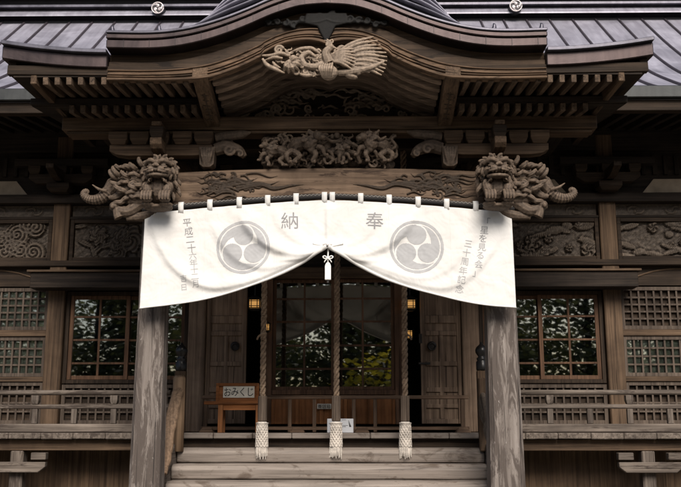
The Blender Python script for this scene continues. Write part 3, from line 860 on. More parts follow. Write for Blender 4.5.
    for k in range(12): flame(b, P(rr.uniform(-.3, .1), rr.uniform(-.02, .10), .05), (rr.uniform(-1, 1), 0, rr.uniform(-.3, .6)), .09, .011, rr)
    b.prism([(-.34, 5.07), (-.3, 4.95), (-.1, 4.94), (.05, 4.91), (.25, 4.94), (.42, 5.03), (.4, 5.13), (.15, 5.16), (-.1, 5.13)], -.965, -.945)
    o = carve(b, 'gable_bird_carving', 'carveG', H, .0055, .001, 0)
    o['label'] = 'pale carved bird with a fanned wing below the gable crown'
gable_carving()

# --- deep carved frieze between beam and purlin
def frieze():
    b = MB(); rr = random.Random(77)
    Y = -.10
    def beast(x, z, s, face):
        h = lambda a, c, d: (x + face * a * s, Y - d * s, z + c * s)
        b.tube(catmull([h(-.36, -.06, .0), h(-.2, .14, .2), h(.02, .16, .3), h(.18, .10, .4), h(.32, .26, .45)], 5), [.19 * s, .22 * s, .17 * s, .21 * s, .13 * s], 9)
        b.ell(h(-.28, -.06, .22), (.17 * s, .12 * s, .2 * s)); b.ell(h(.2, -.0, .42), (.13 * s, .11 * s, .17 * s))
        b.ell(h(.42, .30, .55), (.15 * s, .14 * s, .13 * s)); b.ell(h(.54, .23, .62), (.10 * s, .08 * s, .07 * s)); b.ell(h(.36, .43, .5), (.04 * s, .04 * s, .06 * s))
        for (a0, c0), (a1, c1), (a2, c2) in (((-.3, -.1), (-.12, -.28), (-.3, -.42)), ((-.36, -.08), (-.5, -.24), (-.44, -.42)), ((.2, -.05), (.34, -.22), (.24, -.42)), ((.24, .02), (.5, -.02), (.6, -.22))):
            b.tube(catmull([h(a0, c0, .3), h(a1, c1, .45), h(a2, c2, .4), h(a2 + .1, c2 - .02, .46)], 4), [.10 * s, .085 * s, .05 * s, .05 * s], 7)
        b.tube(catmull([h(-.46, .0, .1), h(-.62, .12, .15), h(-.5, .34, .15), h(-.62, .48, .1), h(-.52, .56, .05)], 5), [.05 * s, .055 * s, .05 * s, .045 * s, .02 * s], 7)
        for k in range(9): lock(b, h(rr.uniform(.1, .4), rr.uniform(.15, .4), .5), (-face * 1, 0, rr.uniform(-.6, .5)), .26 * s, .055 * s, rr.choice((-1, 1)), .02)
    def man(x, z, s, lean):
        h = lambda a, c, d: (x + a * s, Y - d * s, z + c * s)
        b.tube(catmull([h(0, 0, .2), h(lean * .2, .25, .3), h(lean * .32, .5, .35)], 4), [.2 * s, .2 * s, .1 * s], 9)
        b.ell(h(lean * .42, .68, .4), (.13 * s, .13 * s, .15 * s))
        b.tube(catmull([h(lean * .25, .45, .4), h(lean * .6, .38, .6), h(lean * .85, .55, .5)], 4), [.09 * s, .07 * s, .05 * s], 7)
        b.tube(catmull([h(lean * .2, .42, .3), h(-lean * .25, .3, .5), h(-lean * .5, .12, .5)], 4), [.09 * s, .07 * s, .05 * s], 7)
        b.tube(catmull([h(.08, .05, .2), h(.35, -.1, .45), h(.5, -.4, .3)], 4), [.12 * s, .09 * s, .06 * s], 7)
        b.tube(catmull([h(-.08, .05, .2), h(-.3, -.12, .45), h(-.35, -.42, .3)], 4), [.12 * s, .09 * s, .06 * s], 7)
    for k in range(70):                                   # rocks and foliage behind the figures
        b.ell((rr.uniform(-.68, .70), .0 + rr.uniform(-.03, .02), rr.uniform(4.24, 4.58)), (rr.uniform(.05, .10), .05, rr.uniform(.03, .06)), Matrix.Rotation(rr.uniform(-.6, .6), 3, 'Y'), 8, 6)
    beast(-.25, 4.41, .36, 1); beast(-.54, 4.35, .28, -1); beast(.50, 4.41, .33, -1); beast(.08, 4.35, .24, 1)
    man(.20, 4.37, .26, -1); man(.40, 4.40, .24, 1); man(-.05, 4.39, .22, 1)
    for k in range(95):
        x = rr.uniform(-.68, .70); z = rr.uniform(4.27, 4.56)
        b.tube(spiral((x, z), rr.uniform(.025, .055), rr.uniform(.8, 1.4), rr.uniform(0, 6), rr.choice((-1, 1)), y=Y - rr.uniform(-.03, .05)), [.016, .013, .008], 6)
    for k in range(95):
        x = rr.uniform(-.66, .66); z = rr.uniform(4.24, 4.55)
        flame(b, (x, Y - rr.uniform(-.02, .07), z), (rr.uniform(-1, 1), 0, rr.uniform(-.5, .8)), rr.uniform(.07, .13), .015, rr)
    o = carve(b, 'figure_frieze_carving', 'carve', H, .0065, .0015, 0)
    o['label'] = 'crowded frieze of carved beasts and figures on the bowed beam'
frieze()

# --- main roof
def main_roof():
    prof = catmull([(1.0, 0, 5.50), (1.7, 0, 5.86), (2.7, 0, 6.45), (3.8, 0, 7.27), (5.1, 0, 8.36)], 5)
    vs = []; fs = []; X = 7.8
    nx = 40
    for p in prof:
        for i in range(nx + 1): vs.append((-X + 2 * X * i / nx, p.x, p.z))
    for j in range(len(prof) - 1):
        for i in range(nx): a = j * (nx + 1) + i; fs.append((a, a + 1, a + nx + 2, a + nx + 1))
    rf = MB().add(vs, fs).build('main_roof', 'roof', H)
    md = rf.modifiers.new('thick', 'SOLIDIFY'); md.thickness = .05; md.offset = -1
    back = MB().prism([(5.1, 8.24), (5.2, 8.24), (9.4, 5.5), (9.3, 5.45)], -X, X, 'YZ'); back.build('rear_roof_slope', 'roof', rf)
    sm = MB().tube([(0, p.x, p.z + .012) for p in prof], .020, 6, 1.0, (1, 0, 0))
    s0 = sm.build('standing_seam', 'seam', rf)
    for k in range(-17, 18):
        if k == -17: s0.location = (k * .385 + .10, 0, 0)
        else: dup(s0, (k * .385 + .10, 0, 0))
    # eave edge
    MB().box(-X, X, .93, 1.02, 5.38, 5.53).build('eave_copper_edge', 'eavemetal', rf, bevel=.01)
    MB().box(-X, X, 1.0, 1.12, 5.24, 5.375).build('eave_board', 'darkX', rf, bevel=.006)
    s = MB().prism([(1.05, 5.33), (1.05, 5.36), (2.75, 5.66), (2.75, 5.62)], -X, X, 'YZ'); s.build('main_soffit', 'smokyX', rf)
    r0 = MB().bar((0, 1.125, 5.285), (0, 2.7, 5.545), .07, .09).build('eave_rafter', 'smokyY', rf, bevel=.004)
    i = 0
    for sx in (-1, 1):
        for q in range(17):
            x = sx * (2.35 + q * .2)
            if i == 0: r0.location = (x, 0, 0)
            else: dup(r0, (x, 0, 0))
            i += 1
    # ridge: stepped copper courses
    rg = MB().prism([(4.98, 8.17), (4.98, 8.30), (5.02, 8.30), (5.02, 8.74), (5.6, 8.74), (5.6, 8.17)], -X, X, 'YZ').build('roof_ridge', 'ridgedark', H)
    MB().prism([(4.86, 8.335), (4.86, 8.36), (5.018, 8.52), (5.018, 8.48)], -X, X, 'YZ').build('ridge_course', 'roof', rg)
    MB().prism([(4.90, 8.52), (4.90, 8.56), (5.018, 8.585), (5.018, 8.525)], -X, X, 'YZ').build('ridge_course', 'ridge', rg)
    MB().prism([(4.80, 8.715), (4.80, 8.76), (5.1, 8.96), (5.6, 8.96), (5.6, 8.745)], -X, X, 'YZ').build('ridge_cap', 'roof', rg)
    for x in (-6.0, -3.0, 2.98, 5.98):
        d = MB(); n = 28
        d.add([(x + .108 * math.cos(2 * PI * q / n), 4.80, 8.44 + .108 * math.sin(2 * PI * q / n)) for q in range(n)] +
              [(x + .108 * math.cos(2 * PI * q / n), 4.95, 8.44 + .108 * math.sin(2 * PI * q / n)) for q in range(n)],
              [tuple(range(n)), tuple(range(2 * n - 1, n - 1, -1))] + [(q, (q + 1) % n, n + (q + 1) % n, n + q) for q in range(n)])
        dd = d.build('ridge_crest', 'ridgedark', rg)
        d = MB()
        d.tube([(x + .098 * math.cos(2 * PI * q / 24), 4.795, 8.44 + .098 * math.sin(2 * PI * q / 24)) for q in range(25)], .011, 6)
        for q in range(3):
            a = PI / 2 + q * 2 * PI / 3
            d.ell((x + .042 * math.cos(a), 4.797, 8.44 + .042 * math.sin(a)), (.032, .012, .032))
            d.tube([(x + (.05 + .012 * t) * math.cos(a + t * .35), 4.797, 8.44 + (.05 + .012 * t) * math.sin(a + t * .35)) for t in range(5)], [.026, .02, .014, .01, .004], 6)
        d.build('crest_emblem', 'medal', dd, smooth=True)
main_roof()

# --- relief panels: a carved height field
def relief(name, x0, x1, z0, z1, y, mat, parent, seed, kind, depth=.065, nx=110):
    rr = random.Random(seed); W, Hh = x1 - x0, z1 - z0
    nz = max(12, int(nx * Hh / W))
    gx, gz = np.meshgrid(np.linspace(0, W, nx), np.linspace(0, Hh, nz))
    h = np.zeros_like(gx)
    def vn(s, sd):
        out = np.zeros_like(gx); 
        r2 = np.random.RandomState(sd)
        for o in range(3):
            f = s * 2 ** o; a = r2.uniform(0, 6, 4); k = r2.uniform(.7, 1.3, 4)
            out += (np.sin(gx * f * k[0] + a[0] + 1.7 * np.sin(gz * f * k[1] + a[1])) * np.sin(gz * f * k[2] + a[2] + 1.3 * np.sin(gx * f * k[3] + a[3]))) / 2 ** o
        return out
    h = .16 * np.abs(vn(22, seed)) 
    feats = []
    if kind == 'flower':
        for k in range(9):
            cx, cz, Rr = rr.uniform(.08, W - .08), rr.uniform(.08, Hh - .06), rr.uniform(.07, .14)
            if k == 0: cx, cz, Rr = W * .5, Hh * .55, .17
            d = np.hypot(gx - cx, gz - cz); th = np.arctan2(gz - cz, gx - cx)
            n = rr.choice((5, 6, 7)); rim = Rr * (1 + .16 * np.cos(n * th))
            p = np.clip(1 - d / rim, 0, 1)
            hh = (p > 0) * (.45 + .45 * np.abs(np.sin(n / 2 * th + 7 * d / Rr)) * (.4 + .6 * p) + .25 * p)
            h = np.maximum(h, hh)
        for k in range(26):
            cx, cz, a = rr.uniform(0, W), rr.uniform(0, Hh), rr.uniform(0, PI)
            u = (gx - cx) * math.cos(a) + (gz - cz) * math.sin(a); v = -(gx - cx) * math.sin(a) + (gz - cz) * math.cos(a)
            q = 1 - (u / .11) ** 2 - (v / .035) ** 2
            h = np.maximum(h, (q > 0) * (.3 + .4 * np.sqrt(np.clip(q, 0, 1)) - .25 * np.exp(-(v / .006) ** 2)))
    elif kind == 'wave':
        for k in range(16):
            cx, cz, Rr = rr.uniform(0, W), rr.uniform(0, Hh), rr.uniform(.08, .17)
            d = np.hypot(gx - cx, gz - cz); th = np.arctan2(gz - cz, gx - cx)
            p = np.clip(1 - d / Rr, 0, 1)
            h = np.maximum(h, (p > 0) * (.3 + .5 * np.abs(np.sin(d * 62 + rr.choice((-1, 1)) * th * .5)) + .2 * p))
    elif kind == 'bird':
        for k in range(24):
            cx, cz, a = rr.uniform(0, W), rr.uniform(0, Hh), rr.uniform(-.5, .5)
            u = (gx - cx) * math.cos(a) + (gz - cz) * math.sin(a); v = -(gx - cx) * math.sin(a) + (gz - cz) * math.cos(a)
            q = 1 - (u / rr.uniform(.06, .16)) ** 2 - (v / rr.uniform(.03, .06)) ** 2
            h = np.maximum(h, (q > 0) * (.3 + .55 * np.sqrt(np.clip(q, 0, 1)) * (.6 + .4 * np.abs(np.sin(u * 110)))))
        for k in range(10):
            cx, cz, Rr = rr.uniform(0, W), rr.uniform(0, Hh), rr.uniform(.05, .09)
            d = np.hypot(gx - cx, gz - cz); th = np.arctan2(gz - cz, gx - cx)
            p = np.clip(1 - d / Rr, 0, 1)
            h = np.maximum(h, (p > 0) * (.4 + .5 * np.abs(np.sin(2.5 * th + 30 * d))))
    else:                                         # scroll
        for cx, s in ((W * .5, 1), (W * .18, -1), (W * .82, -1)):
            d = np.hypot((gx - cx) * .7, gz - Hh * .5); th = np.arctan2(gz - Hh * .5, (gx - cx) * .7)
            p = np.clip(1 - d / (Hh * .52), 0, 1)
            h = np.maximum(h, (p > 0) * .9 * np.exp(-(np.sin(d * 38 + s * th) / .45) ** 2))
        h *= .7
    vs = [(x0 + gx[j, i], y - depth * float(h[j, i]), z0 + gz[j, i]) for j in range(nz) for i in range(nx)]
    fs = [(j * nx + i, j * nx + i + 1, (j + 1) * nx + i + 1, (j + 1) * nx + i) for j in range(nz - 1) for i in range(nx - 1)]
    k = len(vs)
    vs += [(x0, y + .03, z0), (x1, y + .03, z0), (x1, y + .03, z1), (x0, y + .03, z1)]
    fs += [(k, k + 3, k + 2, k + 1)]
    fs += [tuple([k, k + 1] + [i for i in range(nx - 1, -1, -1)]), tuple([k + 2, k + 3] + [(nz - 1) * nx + i for i in range(nx)]),
           tuple([k + 1, k + 2] + [j * nx + nx - 1 for j in range(nz - 1, -1, -1)]), tuple([k + 3, k] + [j * nx for j in range(nz)])]
    return MB().add(vs, fs).build(name, mat, parent, smooth=False)

# --- facade
YF = 2.5
def frame_box(mb, x0, x1, z0, z1, w, y0, y1):
    mb.box(x0, x0 + w, y0, y1, z0, z1); mb.box(x1 - w, x1, y0, y1, z0, z1)
    mb.box(x0 + w, x1 - w, y0, y1, z0, z0 + w); mb.box(x0 + w, x1 - w, y0, y1, z1 - w, z1); return mb

def lattice(x0, x1, z0, z1, y, name='lattice_panel', mat='latZ', cell=.098, w=.022, backing=None):
    mb = frame_box(MB(), x0, x1, z0, z1, .045, y - .03, y + .03)
    nx = max(1, round((x1 - x0 - .09) / cell)); nz = max(1, round((z1 - z0 - .09) / cell))
    for i in range(1, nx):
        x = x0 + .045 + (x1 - x0 - .09) * i / nx; mb.box(x - w / 2, x + w / 2, y - .02, y + .012, z0 + .045, z1 - .045)
    for j in range(1, nz):
        z = z0 + .045 + (z1 - z0 - .09) * j / nz; mb.box(x0 + .045, x1 - .045, y - .0155, y + .0165, z - w / 2, z + w / 2)
    o = mb.build(name, mat, H)
    if backing == 'paper':  # pale sheet added behind the glass to imitate its bright reflection
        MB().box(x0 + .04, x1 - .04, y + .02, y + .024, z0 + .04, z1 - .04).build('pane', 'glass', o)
        MB().box(x0 + .04, x1 - .04, y + .03, y + .036, z0 + .04, z1 - .04).build('pale_backing', 'paleback', o)
    elif backing == 'glass':
        MB().box(x0 + .04, x1 - .04, y + .02, y + .026, z0 + .04, z1 - .04).build('pane', 'glass', o)
    else:
        MB().box(x0 + .04, x1 - .04, y + .022, y + .035, z0 + .04, z1 - .04).build('backing_board', 'darkX', o)
    return o

def facade():
    # posts
    for x in (-5.4, -3.60, -1.76, 1.76, 3.60, 5.4):
        MB().box(x - .11, x + .11, YF - .13, YF + .09, 1.5, 5.40).build('wall_post', 'doorZ' if abs(x) < 2 else ('midZ' if abs(x) < 4 else 'darkZ'), H, bevel=.012)
    # horizontal beams
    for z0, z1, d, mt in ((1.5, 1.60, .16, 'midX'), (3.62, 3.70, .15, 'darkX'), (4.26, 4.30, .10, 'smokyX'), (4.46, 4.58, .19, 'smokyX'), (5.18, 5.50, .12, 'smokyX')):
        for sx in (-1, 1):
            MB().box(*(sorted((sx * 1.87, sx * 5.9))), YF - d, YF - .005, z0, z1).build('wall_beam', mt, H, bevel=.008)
    # bays outside the porch
    k = 0
    for sx in (-1, 1):
        for (a, b) in ((1.88, 3.48), (3.72, 5.28)):
            x0, x1 = sorted((sx * a, sx * b)); k += 1
            kinds = {(-1, 1.88): 'flower', (-1, 3.72): 'wave', (1, 1.88): 'bird', (1, 3.72): 'bird'}[(sx, a)]
            f = frame_box(MB(), x0, x1, 3.70, 4.26, .05, YF - .10, YF - .02).build('panel_frame', 'darkX', H, bevel=.005)
            relief('carved_panel', x0 + .052, x1 - .052, 3.752, 4.208, YF - .03, 'carveD', f, 90 + k, kinds)
            relief('scroll_panel', x0 + .002, x1 - .002, 4.302, 4.458, YF - .03, 'carveD', f, 130 + k, 'scroll', .03, 110)
            # plaster between brackets and a slatted row above
            MB().box(x0, x1, YF - .02, YF + .02, 4.585, 5.18).build('upper_wall_board', 'smokyX', H)
            xm0, xm1 = (x0 + .42, x1 - .42)
            MB().prism([(xm0 - .06, 4.585), (xm1 + .06, 4.585), (xm1 - .12, 4.80), (xm0 + .12, 4.80)], YF - .045, YF - .022).build('plaster_panel', 'plaster', H)
            sl0 = MB().box(-.028, .028, YF - .07, YF - .022, 4.86, 5.12).build('wall_slat', 'smokyZ', H)
            n = 10
            for i in range(n):
                x = x0 + .12 + (x1 - x0 - .24) * i / (n - 1)
                if i == 0: sl0.location = (x, 0, 0)
                else: dup(sl0, (x, 0, 0))
    # bracket sets on the posts
    for x in (-3.60, 3.60, -1.76, 1.76):
        y = YF - .2
        bb = masu(MB(), x, y, 4.582, .15, .12).build('bracket_base_block', 'darkX', H, bevel=.005)
        MB().prism([(x - .42, 4.78), (x - .42, 4.84), (x + .42, 4.84), (x + .42, 4.78), (x + .32, 4.71), (x - .32, 4.71)], y - .06, y + .06).build('bracket_arm', 'darkX', bb, bevel=.005)
        for dx in (-.35, 0, .35): masu(MB(), x + dx, y, 4.842, .08, .11).build('bearing_block', 'darkX', bb, bevel=.004)
        MB().prism([(y - .5, 4.80), (y - .5, 4.86), (y + .1, 4.86), (y + .1, 4.72), (y - .3, 4.73)], x - .05, x + .05, 'YZ').build('bracket_nose', 'darkY', bb, bevel=.005)
        MB().box(x - .62, x + .62, y - .065, y + .065, 4.955, 5.05).build('bracket_beam', 'smokyX', bb, bevel=.005)
    # windows with sliding sashes between the posts
    for sx in (-1, 1):
        x0, x1 = sorted((sx * 1.88, sx * 3.48))
        fr = frame_box(MB(), x0, x1, 2.11, 3.30, .05, YF - .07, YF + .07).build('window', 'darkZ', H, bevel=.005)
        zs = (2.16, 2.37, 2.67, 2.97, 3.25)
        xm = (x0 + x1) / 2
        for q, (a, b) in enumerate(((x0 + .052, xm + .03), (xm - .03, x1 - .052))):
            y = YF - .03 + (.045 if (q == 0) == (sx > 0) else 0)
            s = frame_box(MB(), a, b, 2.162, 3.248, .05, y - .018, y + .018)
            m1 = (a + b) / 2
            s.box(m1 - .014, m1 + .014, y - .012, y + .012, 2.212, 3.198)
            for z in zs[1:-1]: s.box(a + .05, b - .05, y - .010, y + .0135, z - .013, z + .013)
            so = s.build('window_sash', 'sash', fr, bevel=.003)
            MB().box(a + .045, b - .045, y - .003, y + .003, 2.207, 3.203).build('window_pane', 'glass', fr)
        # projecting lintel box over the window
        lb = MB().box(min(sx * 1.9, sx * 3.86), max(sx * 1.9, sx * 3.86), YF - .40, YF - .14, 3.30, 3.50).build('lintel_box', 'smokyX', H, bevel=.008)
        MB().box(min(sx * 1.87, sx * 3.90), max(sx * 1.87, sx * 3.90), YF - .43, YF - .13, 3.502, 3.53).build('lintel_cap', 'midX', lb, bevel=.004)
        # board with a shallow arch line in the next bay
        bo = MB().box(min(sx * 3.71, sx * 5.29), max(sx * 3.71, sx * 5.29), YF - .05, YF, 3.37, 3.62).build('arched_board', 'darkX', H)
        MB().tube(catmull([(sx * 3.9, YF - .052, 3.47), (sx * 4.2, YF - .052, 3.56), (sx * 4.5, YF - .052, 3.585), (sx * 4.9, YF - .052, 3.55), (sx * 5.2, YF - .052, 3.45)]), .012, 6).build('board_moulding', 'midX', bo)
        # lattices
        lattice(*sorted((sx * 1.88, sx * 3.48)), 1.605, 2.10, YF - .02)
        lattice(*sorted((sx * 3.72, sx * 5.28)), 1.605, 2.13, YF - .02)
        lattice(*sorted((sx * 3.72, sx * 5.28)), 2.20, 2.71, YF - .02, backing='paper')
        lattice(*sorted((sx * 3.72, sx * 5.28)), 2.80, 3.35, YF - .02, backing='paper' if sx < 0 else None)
        for z in (2.132, 2.712):
            MB().box(min(sx * 3.712, sx * 5.288), max(sx * 3.712, sx * 5.288), YF - .07, YF + .03, z + .002, z + (.064 if z < 2.5 else .084)).build('lattice_rail', 'midX', H, bevel=.005)
    # upper wall over the centre
    cw = MB().box(-1.64, 1.64, YF - .02, YF + .06, 3.62, 5.4).build('center_upper_wall', 'smokyX', H)
    MB().box(-1.64, 1.64, YF - .10, YF + .05, 3.47, 3.618).build('door_lintel', 'midX', H, bevel=.008)
    # middle glazed doors
    gf = MB()
    for x in (-.84, .84): gf.box(x - .05, x + .05, YF - .05, YF + .06, 1.6, 3.468)
    gf.box(-.79, .79, YF - .055, YF + .05, 1.97, 2.03)
    gd = gf.build('glazed_door_frame', 'sash', H, bevel=.004)
    for q, (a, b) in enumerate(((-.788, .03), (-.03, .788))):
        y = YF + (.0 if q else .035)
        s = frame_box(MB(), a, b, 2.032, 3.465, .042, y - .015, y + .015)
        m1 = (a + b) / 2; s.box(m1 - .013, m1 + .013, y - .011, y + .011, 2.074, 3.423)
        for z in (2.30, 2.60, 2.91, 3.21): s.box(a + .042, b - .042, y - .009, y + .0125, z - .013, z + .013)
        s.build('glazed_door', 'sash', gd, bevel=.003)
        MB().box(a + .04, b - .04, y - .003, y + .003, 2.07, 3.43).build('door_pane', 'glass', gd)
    lp = MB()
    for i in range(5):
        a = -.788 + i * .3155; lp.box(a + .003, a + .312, YF - .01, YF + .02, 1.602, 1.966)
    lo_ = lp.build('lower_door_panel', 'orangeZ', gd, bevel=.006)
    for i in range(6):
        x = -.77 + i * .308; MB().box(x - .022, x + .022, YF - .035, YF - .012, 1.602, 1.966).build('panel_stile', 'orangeZ', lo_, bevel=.004)
    # coffered doors folded beside the opening
    for sx in (-1, 1):
        x0, x1 = sorted((sx * 1.12, sx * 1.645)); y = YF - .05
        d = frame_box(MB(), x0, x1, 1.605, 3.465, .06, y - .025, y + .025)
        xm = (x0 + x1) / 2
        d.box(xm - .028, xm + .028, y - .022, y + .022, 1.665, 2.72)
        for z0, z1 in ((1.80, 1.85), (2.0, 2.06), (2.33, 2.39), (2.72, 2.78), (2.88, 2.98)): d.box(x0 + .06, x1 - .06, y - .0235, y + .0235, z0, z1)
        d.box(x0 + .055, x1 - .055, y - .002, y + .012, 1.66, 3.41)
        do = d.build('coffered_door', 'doorZ', H, bevel=.005)
        rx = x0 + .145 if sx > 0 else x1 - .145
        n = 20
        MB().ell((rx, y - .028, 2.585), (.06, .012, .06), n=16).build('door_ring_plate', 'iron', do, smooth=True)
        MB().tube([(rx + .043 * math.cos(2 * PI * q / n), y - .045, 2.575 + .043 * math.sin(2 * PI * q / n)) for q in range(n + 1)], .010, 7).build('door_ring', 'iron', do, smooth=True)
        if sx > 0:
            MB().box(x0 - .03, x0 + .12, y - .045, y - .027, 2.35, 2.375).build('door_bolt', 'iron', do)
            MB().box(x0 - .02, x0 + .02, y - .04, y - .027, 2.62, 2.74).build('door_hinge', 'iron', do)
    # room behind
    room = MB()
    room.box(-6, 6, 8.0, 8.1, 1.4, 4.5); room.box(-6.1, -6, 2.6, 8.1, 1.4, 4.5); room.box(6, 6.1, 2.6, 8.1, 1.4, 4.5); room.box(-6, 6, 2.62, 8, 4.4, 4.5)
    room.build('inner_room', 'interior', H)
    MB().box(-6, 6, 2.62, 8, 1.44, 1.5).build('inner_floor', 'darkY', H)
    # side and rear body
    for sx in (-1, 1):
        MB().box(min(sx * 5.6, sx * 5.72), max(sx * 5.6, sx * 5.72), 2.62, 8.4, 0, 6.2).build('side_wall', 'darkZ', H)
    MB().box(-5.59, 5.59, 8.3, 8.42, 0, 6.0).build('rear_wall', 'darkX', H)
    MB().box(-2.9, 2.9, .5, 2.45, 5.12, 5.16).build('porch_ceiling', 'smokyY', H)
    for sx in (-1, 1):       # curved tie beams back to the hall
        pts = catmull([(sx * 1.76, .1, 4.25), (sx * 1.76, .8, 4.48), (sx * 1.76, 1.6, 4.50), (sx * 1.76, 2.35, 4.36)], 6)
        MB().tube(pts, .12, 10).build('curved_tie_beam', 'midY', H, smooth=True)
facade()

# --- veranda, railings, stairs
def veranda():
    for sx in (-1, 1):
        v = MB(); n = 11
        xs = np.linspace(1.83, 5.9, n + 1)
        for a, b in zip(xs[:-1], xs[1:]):
            x0, x1 = sorted((sx * (a + .003), sx * (b - .003))); v.box(x0, x1, 1.24, 2.36, 1.43 + random.uniform(-.003, .003), 1.498)
        vd = v.build('veranda_floor', 'greyY', H, bevel=.008)
        MB().box(min(sx * 1.9, sx * 5.9), max(sx * 1.9, sx * 5.9), 1.34, 1.48, 1.30, 1.425).build('veranda_beam', 'midX', vd, bevel=.006)
        for x in (2.75, 3.60, 4.9):
            if x == 2.75: continue
            p = MB().box(sx * x - .075, sx * x + .075, 1.34, 1.49, 0, 1.298).build('veranda_post', 'greyZ', vd, bevel=.012)
            MB().prism([(sx * x - .36, 1.12), (sx * x - .36, 1.175), (sx * x + .36, 1.175), (sx * x + .36, 1.12), (sx * x + .28, 1.06), (sx * x - .28, 1.06)], 1.25, 1.335).build('post_arm', 'greyX', p, bevel=.006)
            for dx in (-.28, .28): MB().box(sx * x + dx - .085, sx * x + dx + .085, 1.24, 1.338, 1.20, 1.28).build('post_block', 'greyX', p, bevel=.006)
        # boards closing the space below
        MB().box(min(sx * 1.72, sx * 5.9), max(sx * 1.72, sx * 5.9), 1.86, 1.9, 0, 1.42).build('under_floor_board', 'midZ', vd)
        # railing
        yr = 1.33
        rl = MB().tube([(sx * 1.86, yr, 1.955), (sx * 3.4, yr, 1.955), (sx * 5.9, yr, 1.955)], .030, 10).build('veranda_railing', 'greyX', H, smooth=True)
        MB().box(min(sx * 1.83, sx * 5.9), max(sx * 1.83, sx * 5.9), yr - .03, yr + .03, 1.77, 1.82).build('middle_rail', 'greyX', rl, bevel=.008)
        MB().box(min(sx * 1.83, sx * 5.9), max(sx * 1.83, sx * 5.9), yr - .045, yr + .045, 1.502, 1.60).build('bottom_rail', 'greyX', rl, bevel=.012)
        k = 0
        x = 2.05
        while x < 5.8:
            MB().box(sx * x - .032, sx * x + .032, yr - .028, yr + .028, 1.602, 1.768).build('rail_post', 'greyZ', rl, bevel=.005)
            if k % 2 == 1:
                masu(MB(), sx * x, yr, 1.822, .042, .10).build('rail_block', 'greyZ', rl, bevel=.004)
            k += 1; x += .455
        # corner post with a dark onion finial
        np_ = MB().box(sx * 1.74 - .06, sx * 1.74 + .06, 1.24, 1.36, 1.502, 2.20).build('corner_post', 'midZ', rl, bevel=.008)
        MB().lathe([(.062, 0), (.066, .02), (.066, .10), (.05, .115), (.058, .125), (.058, .145), (.038, .155), (.05, .175), (.068, .205), (.072, .235), (.058, .27), (.03, .295), (.012, .318), (.004, .33)], (sx * 1.74, 1.30, 2.202), 18).build('onion_finial', 'black', np_, smooth=True)
    # porch floor
    f = MB(); xs = np.linspace(-1.79, 1.79, 9)
    for a, b in zip(xs[:-1], xs[1:]): f.box(a + .003, b - .003, 1.27, 2.37, 1.435, 1.4985 + random.uniform(-.002, .002))
    f.build('porch_floor', 'step', H, bevel=.008)
    MB().box(-1.8, 1.8, 2.372, 2.6, 1.44, 1.497).build('door_threshold', 'midX', H)
    # stairs
    st = MB().box(-1.70, 1.70, 1.36, 1.42, 0, 1.43).build('staircase', 'darkX', H)
    for i in range(1, 9):
        z = 1.5 - .163 * i; y = 1.30 - .29 * i + .0
        x = 1.70
        s = MB()
        n = 24
        # slightly uneven hewn step
        prof = [(y - .015, z - .158), (y - .028, z - .06), (y - .012, z - .02), (y + .035, z), (y + .36, z), (y + .36, z - .158)]
        vs = []; fs = []
        rr = random.Random(i)
        for q in range(n + 1):
            xx = -x + 2 * x * q / n; w = .003 * math.sin(q * .9 + i * 2) + rr.uniform(-.0015, .0015)
            for (a, b) in prof: vs.append((xx, a + w * (a < y + .1), b + w * .5))
        m = len(prof)
        for q in range(n):
            for k in range(m): fs.append((q * m + k, q * m + (k + 1) % m, (q + 1) * m + (k + 1) % m, (q + 1) * m + k))
        fs += [tuple(range(m - 1, -1, -1)), tuple(n * m + k for k in range(m))]
        s.add(vs, fs).build('step', 'step', st, bevel=.02, seg=3)
    for sx in (-1, 1):
        s = MB().prism([(1.30, 1.60), (1.30, 1.30), (-1.15, -.02), (-1.35, -.02), (-1.35, .12)], sx * 1.705, sx * 1.79, 'YZ')
        so = s.build('stair_stringer', 'greyY', H, bevel=.01)
        # carved end post and curling handrail of the stairs
        if sx < 0:
            p = MB().tube([(sx * 1.695, .98, 1.30), (sx * 1.695, .98, 1.8), (sx * 1.695, .98, 2.10), (sx * 1.695, .98, 2.13)], [.072, .070, .070, .052], 16)
            po = p.build('stair_post', 'log', so, smooth=True)
            c = MB(); rr = random.Random(8)
            axis = catmull([(sx * 1.69, .92, 1.96), (sx * 1.70, .76, 1.80), (sx * 1.70, .56, 1.52), (sx * 1.70, .38, 1.28), (sx * 1.70, .22, 1.10)], 8)
            for k in range(5):
                c.tube([p + Vector((math.cos(k * 1.257 + i * .19), math.sin(k * 1.257 + i * .19) * .6, math.sin(k * 1.257 + i * .19) * .6)) * (.030 + .006 * math.sin(i * .5 + k)) for i, p in enumerate(axis)], [.034, .040, .037, .040, .030], 8)
            for k in range(0):
                dx = rr.uniform(-.03, .03)
                c.tube(catmull([(sx * 1.69 + dx, .93 - .01 * k, 1.92 - .02 * k), (sx * 1.70 + dx * 1.2, .75, 1.78 - .03 * k), (sx * 1.70 - dx, .55, 1.52 - .01 * k), (sx * 1.70 + dx, .38, 1.28 + .01 * k), (sx * 1.70 + dx, .22, 1.12)], 6), [.03, .045, .05, .04, .03], 8)
            carve(c, 'twisted_handrail', 'logc', so, .0075, 0, 2)
        else:
            p = MB().box(sx * 1.70 - .055, sx * 1.70 + .055, .93, 1.04, 1.3, 2.10).build('stair_post', 'midZ', so, bevel=.012)
            c = MB(); rr = random.Random(9)
            for k in range(7):
                dx = rr.uniform(-.03, .03)
                c.tube(catmull([(sx * 1.69 + dx, .93, 1.92 - .02 * k), (sx * 1.70 + dx, .75, 1.78 - .03 * k), (sx * 1.70 - dx, .55, 1.52), (sx * 1.70 + dx, .3, 1.2)], 6), [.03, .045, .05, .03], 8)
            carve(c, 'twisted_handrail', 'carveD', so, .011, 0, 1)
